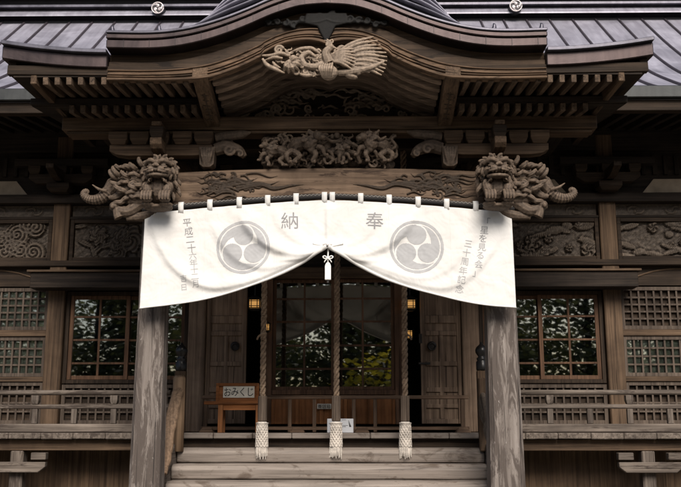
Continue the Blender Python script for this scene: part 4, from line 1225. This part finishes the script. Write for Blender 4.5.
M['logc'] = carve_mat('carved_log_timber', (.19, .128, .085), (.35, .3, .25))
veranda()

# ------------------------------------------------------------------ white banner (a thing of its own)
def zt(x): return 3.832 - .135 * (abs(x) / 1.86) ** 1.35
_zb = fprof([(0, 3.325), (.10, 3.27), (.28, 3.165), (.48, 3.06), (.68, 2.97), (.92, 2.885), (1.17, 2.825), (1.42, 2.775), (1.65, 2.735), (1.87, 2.71)])
def zb(x): return _zb(x) + .006 * math.sin(x * 7 + 1)
FOLDS = [
    ([(-.90, 3.76), (-.84, 3.60), (-.70, 3.43), (-.48, 3.30), (-.22, 3.265), (0, 3.335)], .046, .055),
    ([(-1.80, 3.70), (-1.72, 3.42), (-1.52, 3.12), (-1.2, 2.94), (-.85, 2.97), (-.5, 3.10), (0, 3.33)], .030, .045),
    ([(-.60, 3.79), (-.50, 3.60), (-.36, 3.44), (-.18, 3.36), (0, 3.345)], .016, .045),
    ([(-.55, 3.20), (-.3, 3.21), (-.12, 3.26), (0, 3.33)], .028, .025),
    ([(-1.20, 3.74), (-1.13, 3.5), (-.95, 3.26), (-.68, 3.13), (-.35, 3.18), (0, 3.33)], .022, .05),
    ([(.90, 3.76), (.82, 3.58), (.70, 3.43), (.46, 3.29), (.2, 3.265), (0, 3.335)], .034, .055),
    ([(1.80, 3.70), (1.70, 3.40), (1.48, 3.10), (1.2, 2.93), (.85, 2.97), (.5, 3.10), (0, 3.33)], .022, .045),
    ([(.55, 3.2), (.3, 3.20), (.12, 3.26), (0, 3.33)], .028, .025),
    ([(.60, 3.79), (.48, 3.58), (.34, 3.42), (.16, 3.355), (0, 3.345)], .014, .045),
    ([(1.5, 3.73), (1.42, 3.4), (1.2, 3.12), (.9, 3.02), (.5, 3.14), (0, 3.33)], .016, .05),
    ([(0.0, 3.83), (0.0, 3.6), (0.0, 3.34)], .022, .03),
]
_FP = []
for pts, amp, wd in FOLDS:
    c = catmull([(x, 0, z) for x, z in pts], 8); _FP.append((np.array([(p.x, p.z) for p in c]), amp, wd))
def cloth_y(X, Z):
    X = np.asarray(X, float); Z = np.asarray(Z, float)
    ztv = 3.832 - .135 * (np.abs(X) / 1.86) ** 1.35
    y = -.285 - .05 * np.clip(ztv - Z, 0, 1) + .006 * np.sin(X * 5 + 1.2) * (ztv - Z) * 2
    y += .004 * np.sin(X * 2 * PI / .29 + .5) * np.exp(-(ztv - Z) / .12)
    y += .0022 * np.sin(X * 23 + 4 * np.sin(Z * 9 + X * 3)) * np.sin(Z * 15 + 3 * np.sin(X * 6)) + .0009 * np.sin(X * 61 + 5 * np.sin(Z * 21)) * np.sin(Z * 43 + 4 * np.sin(X * 17))
    for P, amp, wd in _FP:
        best = np.full(X.shape, 9.0); sg = np.zeros(X.shape); tt = np.zeros(X.shape)
        n = len(P) - 1
        for i in range(n):
            a, b = P[i], P[i + 1]; d = b - a; L2 = d @ d
            if L2 < 1e-12: continue
            t = np.clip(((X - a[0]) * d[0] + (Z - a[1]) * d[1]) / L2, 0, 1)
            dx = X - a[0] - t * d[0]; dz = Z - a[1] - t * d[1]
            dd = np.hypot(dx, dz); cr = d[0] * dz - d[1] * dx
            if d[0] < 0: cr = -cr
            m = dd < best
            best = np.where(m, dd, best); sg = np.where(m, np.sign(cr), sg); tt = np.where(m, (i + t) / n, tt)
        up = sg > 0                                   # above the fold line: long soft slope; below: short overhang
        wdt = np.where(up, wd * 1.9, wd * .7) * (.55 + .9 * np.abs(tt - 1.0) ** .6)
        env = np.clip(tt / .22, 0, 1) * (.45 + .55 * np.sin(PI * np.clip(tt * .9 + .05, 0, 1)))
        y -= amp * env * np.exp(-(best / wdt) ** 2)
    return y

GRID = {}
def on_cloth(X, Z, off):
    X = np.asarray(X, float); Z = np.asarray(Z, float); Ys = GRID['y']; nz, nx = Ys.shape
    a = np.array([zt(x) for x in X]); b = np.array([zb(x) for x in X])
    v = np.clip((a - Z) / (a - b) * (nz - 1), 0, nz - 1.001); u = np.clip((X + 1.865) / 3.73 * (nx - 1), 0, nx - 1.001)
    j = v.astype(int); i = u.astype(int); fv = v - j; fu = u - i
    return (Ys[j, i] * (1 - fu) + Ys[j, i + 1] * fu) * (1 - fv) + (Ys[j + 1, i] * (1 - fu) + Ys[j + 1, i + 1] * fu) * fv - off

BAN = empty('shrine_banner', (0, -.285, 3.83), 'white cloth banner with two grey crests draped across the porch front', 'banner')
def banner():
    nx, nz = 340, 110
    us = np.linspace(-1.865, 1.865, nx)
    vs = []; fs = []
    Zs = np.array([[zt(x) + (zb(x) - zt(x)) * j / (nz - 1) for x in us] for j in range(nz)])
    Xs = np.tile(us, (nz, 1)); Ys = cloth_y(Xs, Zs); GRID['y'] = Ys
    for j in range(nz):
        for i in range(nx): vs.append((Xs[j, i], Ys[j, i], Zs[j, i]))
    for j in range(nz - 1):
        for i in range(nx - 1): a = j * nx + i; fs.append((a, a + 1, a + nx + 1, a + nx))
    o = MB().add(vs, fs).build('banner_cloth', 'cloth', BAN, smooth=True)
    md = o.modifiers.new('thick', 'SOLIDIFY'); md.thickness = .004; md.offset = 0
    # hem roll along the swags
    for sx in (-1, 1):
        xs = np.linspace(.01, 1.86, 70) * sx
        hz = np.array([zb(x) + .004 for x in xs]); hy = cloth_y(xs, hz)
        MB().tube([(x * 1.003, y - .002, z) for x, y, z in zip(xs, hy, hz)], [.022, .016, .010, .008, .007, .007], 8).build('banner_hem', 'cloth', BAN, smooth=True)
    # gathered knot folds in the middle
    g = MB()
    for k in range(7):
        a = -.5 + k * .17
        g.tube(catmull([(a * .30, -.335, 3.36 + .02 * abs(a)), (a * .12, -.355, 3.345), (a * .04, -.36, 3.322)], 4), [.008, .014, .016], 7)
    g.build('gathered_folds', 'cloth', BAN, smooth=True)
    # seams where the cloth widths are sewn together
    for x in (-1.24, -.62, .62, 1.24):
        zs_ = np.linspace(zt(x) - .01, zb(x) + .012, 60); xs_ = np.full(60, x)
        MB().tube([(x, y, z) for y, z in zip(on_cloth(xs_, zs_, .0022), zs_)], .0022, 5).build('sewn_seam', 'cloth', BAN)
    # hanging loops
    for x in (-1.79, -1.50, -1.205, -.905, -.615, -.325, -.035, .045, .335, .625, .92, 1.21, 1.505, 1.80):
        z = zt(x); y = float(cloth_y([x], [z])[0]); w = .027
        vs = []; fs = []
        loop = [(y - .004, z - .03), (y - .004, z + .01), (-.305, z + .045), (-.292, z + .083), (-.262, z + .094), (-.232, z + .083), (-.222, z + .045), (-.262, z + .0)]
        for a, b in loop: vs += [(x - w, a, b), (x + w, a, b)]
        for i in range(len(loop) - 1): fs.append((2 * i, 2 * i + 1, 2 * i + 3, 2 * i + 2))
        lo2 = MB().add(vs, fs).build('hanging_loop', 'cloth', BAN, smooth=True)
        md = lo2.modifiers.new('thick', 'SOLIDIFY'); md.thickness = .004
    # crests
    def gray(u, v):
        r = math.hypot(u, v)
        if .90 < r <= 1.0: return True
        if r > .85: return False
        for k in range(3):
            a = PI / 2 + k * 2 * PI / 3
            if math.hypot(u - .455 * math.cos(a), v - .455 * math.sin(a)) < .368: return True
        for k in range(3):
            a = PI / 2 + k * 2 * PI / 3
            ph = (math.atan2(v, u) - a) % (2 * PI)
            if ph < R(118):
                inner = .40 + .43 * (ph / R(118)) ** 1.1
                a2 = a + 2 * PI / 3
                if r > inner and math.hypot(u - .455 * math.cos(a2), v - .455 * math.sin(a2)) > .425: return True
        return False
    for cx, cz in ((-.85, 3.338), (.895, 3.338)):
        Rr = .272; n = 150; st = 2 * Rr / n
        idx = {}; vv = []; ff = []
        def vid(i, j):
            if (i, j) not in idx:
                idx[(i, j)] = len(vv); vv.append((cx - Rr + i * st, cz - Rr + j * st))
            return idx[(i, j)]
        for i in range(n):
            for j in range(n):
                if gray(((i + .5) / n * 2 - 1), ((j + .5) / n * 2 - 1)): ff.append((vid(i, j), vid(i + 1, j), vid(i + 1, j + 1), vid(i, j + 1)))
        a = np.array(vv); yy = on_cloth(a[:, 0], a[:, 1], .0042)
        MB().add([(p[0] * 1.001, y, p[1]) for p, y in zip(a, yy)], ff).build('tomoe_crest', 'crest', BAN, smooth=True)
    # printed writing
    def glyph(ch, cx, cz, size, mat, name, rot=0, parent=BAN, sheet=None, sxy=(1, 1)):
        cu = bpy.data.curves.new('glyph', 'FONT'); cu.body = ch; cu.size = size; cu.align_x = 'CENTER'; cu.offset = size * .003
        t = bpy.data.objects.new('glyph', cu); COL.objects.link(t)
        dg = bpy.context.evaluated_depsgraph_get(); dg.update()
        me = bpy.data.meshes.new_from_object(t.evaluated_get(dg)); bpy.data.objects.remove(t)
        bm = bmesh.new(); bm.from_mesh(me); bpy.data.meshes.remove(me)
        bmesh.ops.triangulate(bm, faces=bm.faces)
        for _ in range(2):
            es = [e for e in bm.edges if e.calc_length() > .025]
            if es: bmesh.ops.subdivide_edges(bm, edges=es, cuts=1); bmesh.ops.triangulate(bm, faces=bm.faces)
        bm.verts.index_update()
        pts = np.array([(v.co.x, v.co.y) for v in bm.verts]); fs = [[v.index for v in f.verts] for f in bm.faces]; bm.free()
        if len(pts) == 0: return [], []
        pts[:, 1] -= (pts[:, 1].max() + pts[:, 1].min()) / 2 if ch not in '「」' else size * .38
        c, s = math.cos(rot), math.sin(rot)
        X = cx + (pts[:, 0] * c - pts[:, 1] * s) * sxy[0]; Z = cz + (pts[:, 0] * s + pts[:, 1] * c) * sxy[1]
        Y = on_cloth(X, Z, .0044) if sheet is None else np.full(X.shape, sheet)
        return list(zip(X, Y, Z)), fs
    def column(chars, p0, p1, size, mat, name, rot=0):
        mb = MB(); n = len(chars)
        for i, ch in enumerate(chars):
            t = i / max(1, n - 1)
            v, f = glyph(ch, p0[0] + (p1[0] - p0[0]) * t, p0[1] + (p1[1] - p0[1]) * t, size, mat, name, rot)
            mb.add(v, f)
        mb.build(name, mat, BAN)
    column('納', (-.383, 3.615), (-.383, 3.615), .19, 'print', 'printed_character', .03)
    column('奉', (.475, 3.612), (.475, 3.612), .19, 'print', 'printed_character', -.03)
    column('平成二十', (-1.432, 3.60), (-1.375, 3.335), .092, 'print', 'printed_date', .12)
    column('六年十二月', (-1.36, 3.255), (-1.315, 2.965), .082, 'printpale', 'printed_date', .12)
    column('吉日', (-1.44, 3.02), (-1.435, 2.93), .075, 'printpale', 'printed_date', .1)
    column('「星を', (1.60, 3.60), (1.565, 3.425), .092, 'print', 'printed_dedication', -.1)
    column('見る会」', (1.55, 3.335), (1.49, 3.07), .088, 'printpale', 'printed_dedication', -.1)
    column('三十周年記念', (1.415, 3.37), (1.315, 2.91), .088, 'printpale', 'printed_dedication', -.15)
    return glyph
GLYPH = banner()

# black cord-bound pole that carries the banner
def banner_pole():
    xs = np.linspace(-1.90, 1.90, 90)
    p = [(x, -.262, zt(x) + .047) for x in xs]
    t = empty('banner_pole', (0, -.262, 3.88), 'black cord wound rod above the white banner, under the bowed beam', 'pole')
    MB().tube(p, .030, 10).build('pole_rod', 'rod', t, smooth=True)
    h = MB(); n = 95
    zz = []
    for i in range(2 * n):
        x = -1.88 + 3.76 * i / (2 * n - 1); z = zt(x) + .047
        zz.append((x, -.262 - (.024 if i % 2 else .032), z + (.021 if i % 2 else .005)))
    h.tube(zz, .0042, 5)
    h.build('thread_wrapping', 'thread', t)
    for x in (-1.6, -.8, 0.0, .8, 1.6):
        MB().box(x - .012, x + .012, -.27, -.15, zt(x) + .04, zt(x) + .06).build('hanging_hook', 'iron', t)
banner_pole()

# white wooden tag tied at the gather
def hanging_tag():
    t = empty('hanging_tag', (.005, -.37, 2.99), 'slim white tag on a bow-tied white cord under the gathered banner', 'tag')
    MB().tube([(.005, -.36, 3.335), (.006, -.372, 3.28), (.004, -.372, 3.2), (.005, -.37, 3.165)], .008, 7).build('tag_cord', 'cordwhite', t, smooth=True)
    k = MB()
    for sx in (-1, 1):
        k.tube(catmull([(.005, -.378, 3.215), (.005 + sx * .03, -.388, 3.234), (.005 + sx * .05, -.388, 3.226), (.005 + sx * .036, -.388, 3.209), (.005, -.382, 3.212)], 5), .0058, 7)
        k.tube(catmull([(.005, -.38, 3.21), (.005 + sx * .024, -.388, 3.192), (.005 + sx * .036, -.385, 3.17)], 4), .005, 7)
    k.ell((.005, -.384, 3.212), (.016, .014, .016))
    k.build('cord_bow', 'cordwhite', t, smooth=True)
    b = MB().frustum(.005, -.37, 2.995, 3.14, .030, .018, .030, .018)
    b.frustum(.005, -.37, 3.14, 3.17, .030, .018, .014, .012)
    b.build('tag_block', 'cordwhite', t, bevel=.004)
    MB().box(-.004, .014, -.376, -.364, 2.965, 2.994).build('tag_tip', 'iron', t)
hanging_tag()

# ------------------------------------------------------------------ bell ropes
def bell_rope():
    t = empty('bell_rope', (0, 0, 0), '', 'rope', 'bell ropes hanging in the porch')
    zt0, zs0 = 4.75, 1.90
    core = MB(); n = 240
    core.tube([(0, 0, zs0 + (zt0 - zs0) * i / 12) for i in range(13)], .020, 8)
    for k in range(3):
        core.tube([(.020 * math.cos(2 * PI * (k / 3) + i * .36), .020 * math.sin(2 * PI * (k / 3) + i * .36), zs0 + (zt0 - zs0) * i / n) for i in range(n + 1)], .0165, 6)
    core.build('rope_strand', 'rope', t, smooth=True)
    s = MB().lathe([(.046, 0), (.052, .01), (.052, .27), (.046, .28)], (0, 0, 1.625), 8)
    s.build('wooden_grip', 'gripZ', t, bevel=.003)
    k = MB().ell((0, 0, 2.60), (.038, .038, .03)); k.tube(catmull([(0, -.03, 2.60), (-.05, -.04, 2.57), (-.07, -.03, 2.53)], 4), .012, 6)
    k.build('rope_knot', 'rope', t, smooth=True)
    ts = MB().lathe([(.048, 1.622), (.060, 1.60), (.056, 1.50), (.064, 1.38), (.066, 1.34), (.05, 1.33)], (0, 0, 0), 18)
    to = ts.build('rope_tassel', 'tassel', t, smooth=True)
    net = MB()
    for dirn in (-1, 1):
        for k in range(12):
            pts = []
            for i in range(15):
                u = i / 14; z = 1.60 - .25 * u; r = .060 + .008 * u
                a = 2 * PI * k / 12 + dirn * u * 2.6
                pts.append((r * math.cos(a), r * math.sin(a), z))
            net.tube(pts, .0055, 5)
    net.tube([(.062 * math.cos(2 * PI * i / 18), .062 * math.sin(2 * PI * i / 18), 1.605) for i in range(19)], .009, 6)
    net.build('tassel_netting', 'tassel', to)
    fr = MB(); rr = random.Random(4)
    for k in range(26):
        a = 2 * PI * k / 26; r = .062 + rr.uniform(-.006, .006); l = rr.uniform(.09, .13)
        fr.tube([(r * math.cos(a), r * math.sin(a), 1.345), (r * 1.05 * math.cos(a), r * 1.05 * math.sin(a), 1.345 - l * .5), (r * (1 + rr.uniform(-.05, .12)) * math.cos(a), r * (1 + rr.uniform(-.05, .1)) * math.sin(a), 1.345 - l)], [.0075, .008, .004], 5)
    fr.build('tassel_fringe', 'tassel', to)
    return t
M['gripZ'] = wood('grip_timber', (.07, .052, .04), (.21, .165, .13), 'Z', 26)
rope0 = bell_rope()
spots = [(-.76, 'thick bell rope with white tassel beside the table with the sign'),
         (.055, 'thick bell rope with white tassel hanging before the white notice board'),
         (.82, 'thick bell rope with white tassel near the coffered door with a ring')]
rope0.location = (spots[0][0], 1.0, 0); rope0['label'] = spots[0][1]
for x, lb in spots[1:]:
    c = copy_tree(rope0); c.location = (x, 1.0, 0); c['label'] = lb; c.rotation_euler = (R(.25), R(-.3 if x > .5 else .2), 1 + x * 2)
MB().box(-1.3, 1.3, .93, 1.07, 4.751, 4.88).build('rope_beam', 'darkX', H, bevel=.01)

# ------------------------------------------------------------------ hanging lanterns
def lantern():
    t = empty('hanging_lantern', (0, 0, 0), '', 'lantern', 'lit hanging lanterns at the doorway')
    b = MB()
    for sx in (-1, 1):
        for sy in (-1, 1): b.box(sx * .082 - .008, sx * .082 + .008, sy * .082 - .008, sy * .082 + .008, 0, .14)
    for z in (0, .13):
        frame = frame_box(b, -.09, .09, z, z + .012, .012, -.092, -.08)
        b.box(-.09, .09, .08, .092, z, z + .012); b.box(-.092, -.08, -.09, .09, z, z + .012); b.box(.08, .092, -.09, .09, z, z + .012)
    for sx in (-.045, .045): b.box(sx - .006, sx + .006, -.093, -.083, 0, .14)
    b.box(-.09, .09, -.094, -.084, .03, .040); b.box(-.09, .09, -.094, -.084, .108, .118)
    b.build('lantern_frame', 'black', t)
    MB().frustum(0, 0, .142, .20, .115, .115, .03, .03).build('lantern_roof', 'black', t, bevel=.004)
    MB().box(-.076, .076, -.076, .076, .012, .13).build('lantern_paper', 'lamp', t)
    MB().frustum(0, 0, -.035, -.002, .05, .05, .085, .085).build('lantern_foot', 'black', t)
    MB().tube([(0, 0, .2), (0, 0, .9)], .005, 6).build('lantern_cord', 'iron', t)
    return t
l0 = lantern()
ll = [(-1.005, 2.28, 3.05, 'lit amber paper lantern hanging at the door gap behind the sign table', .84),
      (-.86, 2.30, 2.77, 'smaller lit amber lantern hanging just beside the rope near the sign table', .62),
      (.99, 2.40, 3.06, 'lit amber paper lantern hanging just under the banner beside the ringed door', .84),
      (1.03, 3.7, 2.80, 'smaller lit amber lantern glimpsed deeper inside, beside the ringed door', .85)]
for i, (x, y, z, lb, s) in enumerate(ll):
    o = l0 if i == 0 else copy_tree(l0)
    o.location = (x, y, z); o.scale = (s,) * 3; o['label'] = lb
# a rail behind the opening that the inner lanterns hang from
MB().box(-1.65, 1.65, 3.64, 3.76, 3.62, 3.75).build('inner_beam', 'darkX', H)

# ------------------------------------------------------------------ table with the sign
def sign_table():
    t = empty('sign_table', (-1.18, 1.62, 1.4985), 'narrow orange-brown wooden table on the porch floor beside the bell rope', 'table')
    MB().box(-1.495, -.80, 1.48, 1.76, 1.825, 1.86).build('table_top', 'orangeX', t, bevel=.005)
    for x in (-1.30, -.86):
        for y in (1.52, 1.72): MB().box(x - .028, x + .028, y - .022, y + .022, 1.4985, 1.824).build('leg', 'orangeZ', t, bevel=.004)
    MB().box(-1.27, -.89, 1.51, 1.53, 1.76, 1.823).build('apron', 'orangeX', t)
    s = empty('fortune_sign', (-1.11, 1.60, 1.861), 'wooden framed board with brushed white paper notice standing on the orange table', 'sign')
    b = frame_box(MB(), -1.37, -.86, 1.862, 2.075, .035, 1.575, 1.605); b.box(-1.34, -.89, 1.592, 1.603, 1.89, 2.05)
    b.box(-1.35, -1.30, 1.57, 1.70, 1.8615, 1.875); b.box(-.93, -.88, 1.57, 1.70, 1.8615, 1.875)
    b.build('sign_board', 'orangeX', s, bevel=.003)
    MB().box(-1.285, -.915, 1.584, 1.591, 1.905, 2.038).build('sign_paper', 'paperw', s)
    mb = MB()
    for i, ch in enumerate('おみくじ'):
        v, f = GLYPH(ch, -1.235 + i * .09, 1.972, .105, None, None, .02 * (-1) ** i, None, 1.5815, (.9, 1.1)); mb.add(v, f)
    mb.build('sign_writing', 'ink', s)
sign_table()

# ------------------------------------------------------------------ low barrier across the porch
def barrier():
    t = empty('low_barrier', (0, 1.75, 1.4985), 'long low brown wooden rail barrier standing across the porch before the doors', 'barrier')
    MB().box(-1.60, 1.66, 1.95, 2.01, 1.90, 1.945).build('top_rail', 'barX', t, bevel=.006)
    for x in (-1.55, -.52, -.22, .26, .52, 1.58):
        MB().box(x - .022, x + .022, 1.96, 2.0, 1.505, 1.899).build('barrier_post', 'barZ', t, bevel=.004)
    MB().box(-1.60, 1.66, 1.955, 2.005, 1.53, 1.57).build('bottom_rail', 'barX', t, bevel=.004)
    for x in (-1.52, -.42, .36, 1.58):
        MB().frustum(x, 1.98, 1.499, 1.56, .09, .13, .055, .05).build('barrier_foot', 'barX', t, bevel=.006)
barrier()

# small boards with writing near the middle rope
def boards():
    t = empty('white_notice', (.13, 1.5, 1.4985), 'white printed notice board standing on the porch floor behind the middle rope tassel', 'notice')
    MB().box(-.05, .255, 1.50, 1.525, 1.4995, 1.66).build('notice_board', 'paper', t, bevel=.004)
    MB().box(.06, .12, 1.526, 1.62, 1.4990, 1.51).build('notice_foot', 'paper', t)
    mb = MB()
    for r, (txt, z) in enumerate((('参拝', 1.632),)): pass
    for i in range(7): mb.box(.118 + .0 * i, .118 + .05 + .012 * (i % 3), 1.4975, 1.499, 1.645 - i * .013, 1.649 - i * .013) if i in (0, 5, 6) else None
    for i in range(5): mb.box(.195 + .003 * i, .205 + .006 * i, 1.4975, 1.499, 1.63 - i * .016, 1.637 - i * .014)
    mb.box(-.03, .05, 1.4975, 1.499, 1.60, 1.606)
    mb.build('notice_writing', 'inksoft', t)
    p = empty('offering_plaque', (-.12, 2.42, 1.80), 'small pale lettered plaque fixed low between barrier and door panels', 'plaque')
    MB().box(-.205, -.025, 2.435, 2.447, 1.79, 1.855).build('plaque_board', 'paperw', p, bevel=.002)
    mb = MB()
    for i, ch in enumerate('賽銭箱'):
        v, f = GLYPH(ch, -.17 + i * .055, 1.822, .055, None, None, 0, None, 2.4325); mb.add(v, f)
    mb.build('plaque_writing', 'ink', p)
    MB().tube([(-.115, 2.447, 1.84), (-.115, 2.49, 1.84)], .008, 6).build('plaque_peg', 'iron', p)
boards()

# ------------------------------------------------------------------ trees in front of the shrine, mirrored in the panes
def leaf_mat(name, a, b_):
    m, nt, b, out = new_mat(name)
    oi = nt.nodes.new('ShaderNodeNewGeometry')
    r = ramp(nt, [(0, a), (1, b_)]); nt.links.new(oi.outputs['Random Per Island'], r.inputs[0])
    nt.links.new(r.outputs[0], b.inputs['Base Color']); b.inputs['Roughness'].default_value = .55
    tr = nt.nodes.new('ShaderNodeBsdfTranslucent'); nt.links.new(r.outputs[0], tr.inputs[0])
    mx = nt.nodes.new('ShaderNodeMixShader'); mx.inputs[0].default_value = .4
    nt.links.new(b.outputs[0], mx.inputs[1]); nt.links.new(tr.outputs[0], mx.inputs[2]); nt.links.new(mx.outputs[0], out.inputs[0])
    return m
M['leaf'] = leaf_mat('green_leaves', (.022, .028, .010), (.10, .105, .035))
M['leafy'] = leaf_mat('yellow_leaves', (.28, .22, .02), (.55, .45, .04))
M['bark'] = wood('tree_bark', (.03, .024, .018), (.09, .075, .06), 'Z', 10)

def tree(x, y, h, seed, mat, label, group=None, nl=2600, spread=.34):
    rr = random.Random(seed); nr = np.random.RandomState(seed)
    t = empty('leafy_tree', (x, y, 0), label, 'tree', group)
    tk = MB(); tips = []
    tk.tube(catmull([(x, y, -.1), (x + .1, y, h * .25), (x - .1, y + .1, h * .5), (x + .1, y, h * .85)]), [.30 * h / 10, .2 * h / 10, .14 * h / 10, .04], 10)
    for k in range(26):
        a = rr.uniform(0, 2 * PI); z0 = h * rr.uniform(.10, .78); L = h * spread * (1.1 - .6 * z0 / h) * rr.uniform(.7, 1.1)
        e = (x + L * math.cos(a), y + L * math.sin(a), z0 + L * rr.uniform(.15, .7))
        tk.tube(catmull([(x, y, z0), (x + L * .5 * math.cos(a + .2), y + L * .5 * math.sin(a + .2), z0 + L * .3), e]), [.07, .045, .015], 6)
        tips.append((e, L)); tips.append(((x + L * .6 * math.cos(a), y + L * .6 * math.sin(a), z0 + L * .3), L))
    tips.append(((x, y, h * .92), h * .16))
    tk.build('tree_trunk', 'bark', t, smooth=True)
    vs = []; fs = []
    per = nl // len(tips)
    for (e, L) in tips:
        c = nr.normal(0, 1, (per, 3)) * np.array([.27, .27, .19]) * L + np.array(e)
        for p in c:
            s = nr.uniform(.09, .19); q = nr.normal(0, 1, 3); q /= np.linalg.norm(q); u = np.cross(q, (0, .3, 1)); u /= np.linalg.norm(u) + 1e-9; v = np.cross(q, u)
            k = len(vs); vs += [tuple(p - u * s), tuple(p - v * s * .5), tuple(p + u * s), tuple(p + v * s * .5)]; fs.append((k, k + 1, k + 2, k + 3))
    MB().add(vs, fs).build('tree_crown', mat, t)
    return t
TL = 'tall green tree opposite the shrine, seen only mirrored in its window panes'
P0 = [tree(0, 0, h, 100 + i, 'leaf', TL, 'trees mirrored in the panes', 5000) for i, h in enumerate((9, 10, 8.5))]
k = 0
for row, (y, dx, off) in enumerate(((-23, 5.2, 0), (-29, 6.0, 2.5))):
    for i in range(-5, 6):
        src = P0[k % 3]; t = src if k < 3 else copy_tree(src)
        t.location = (i * dx + off + random.uniform(-.8, .8), y + random.uniform(-1.5, 1.5), 0); t.rotation_euler = (0, 0, random.uniform(0, 6)); k += 1
tree(1.4, -18.5, 4.6, 205, 'leafy', 'small yellow-leaved tree opposite the shrine, mirrored low in the middle glazed door', None, 800, .36)
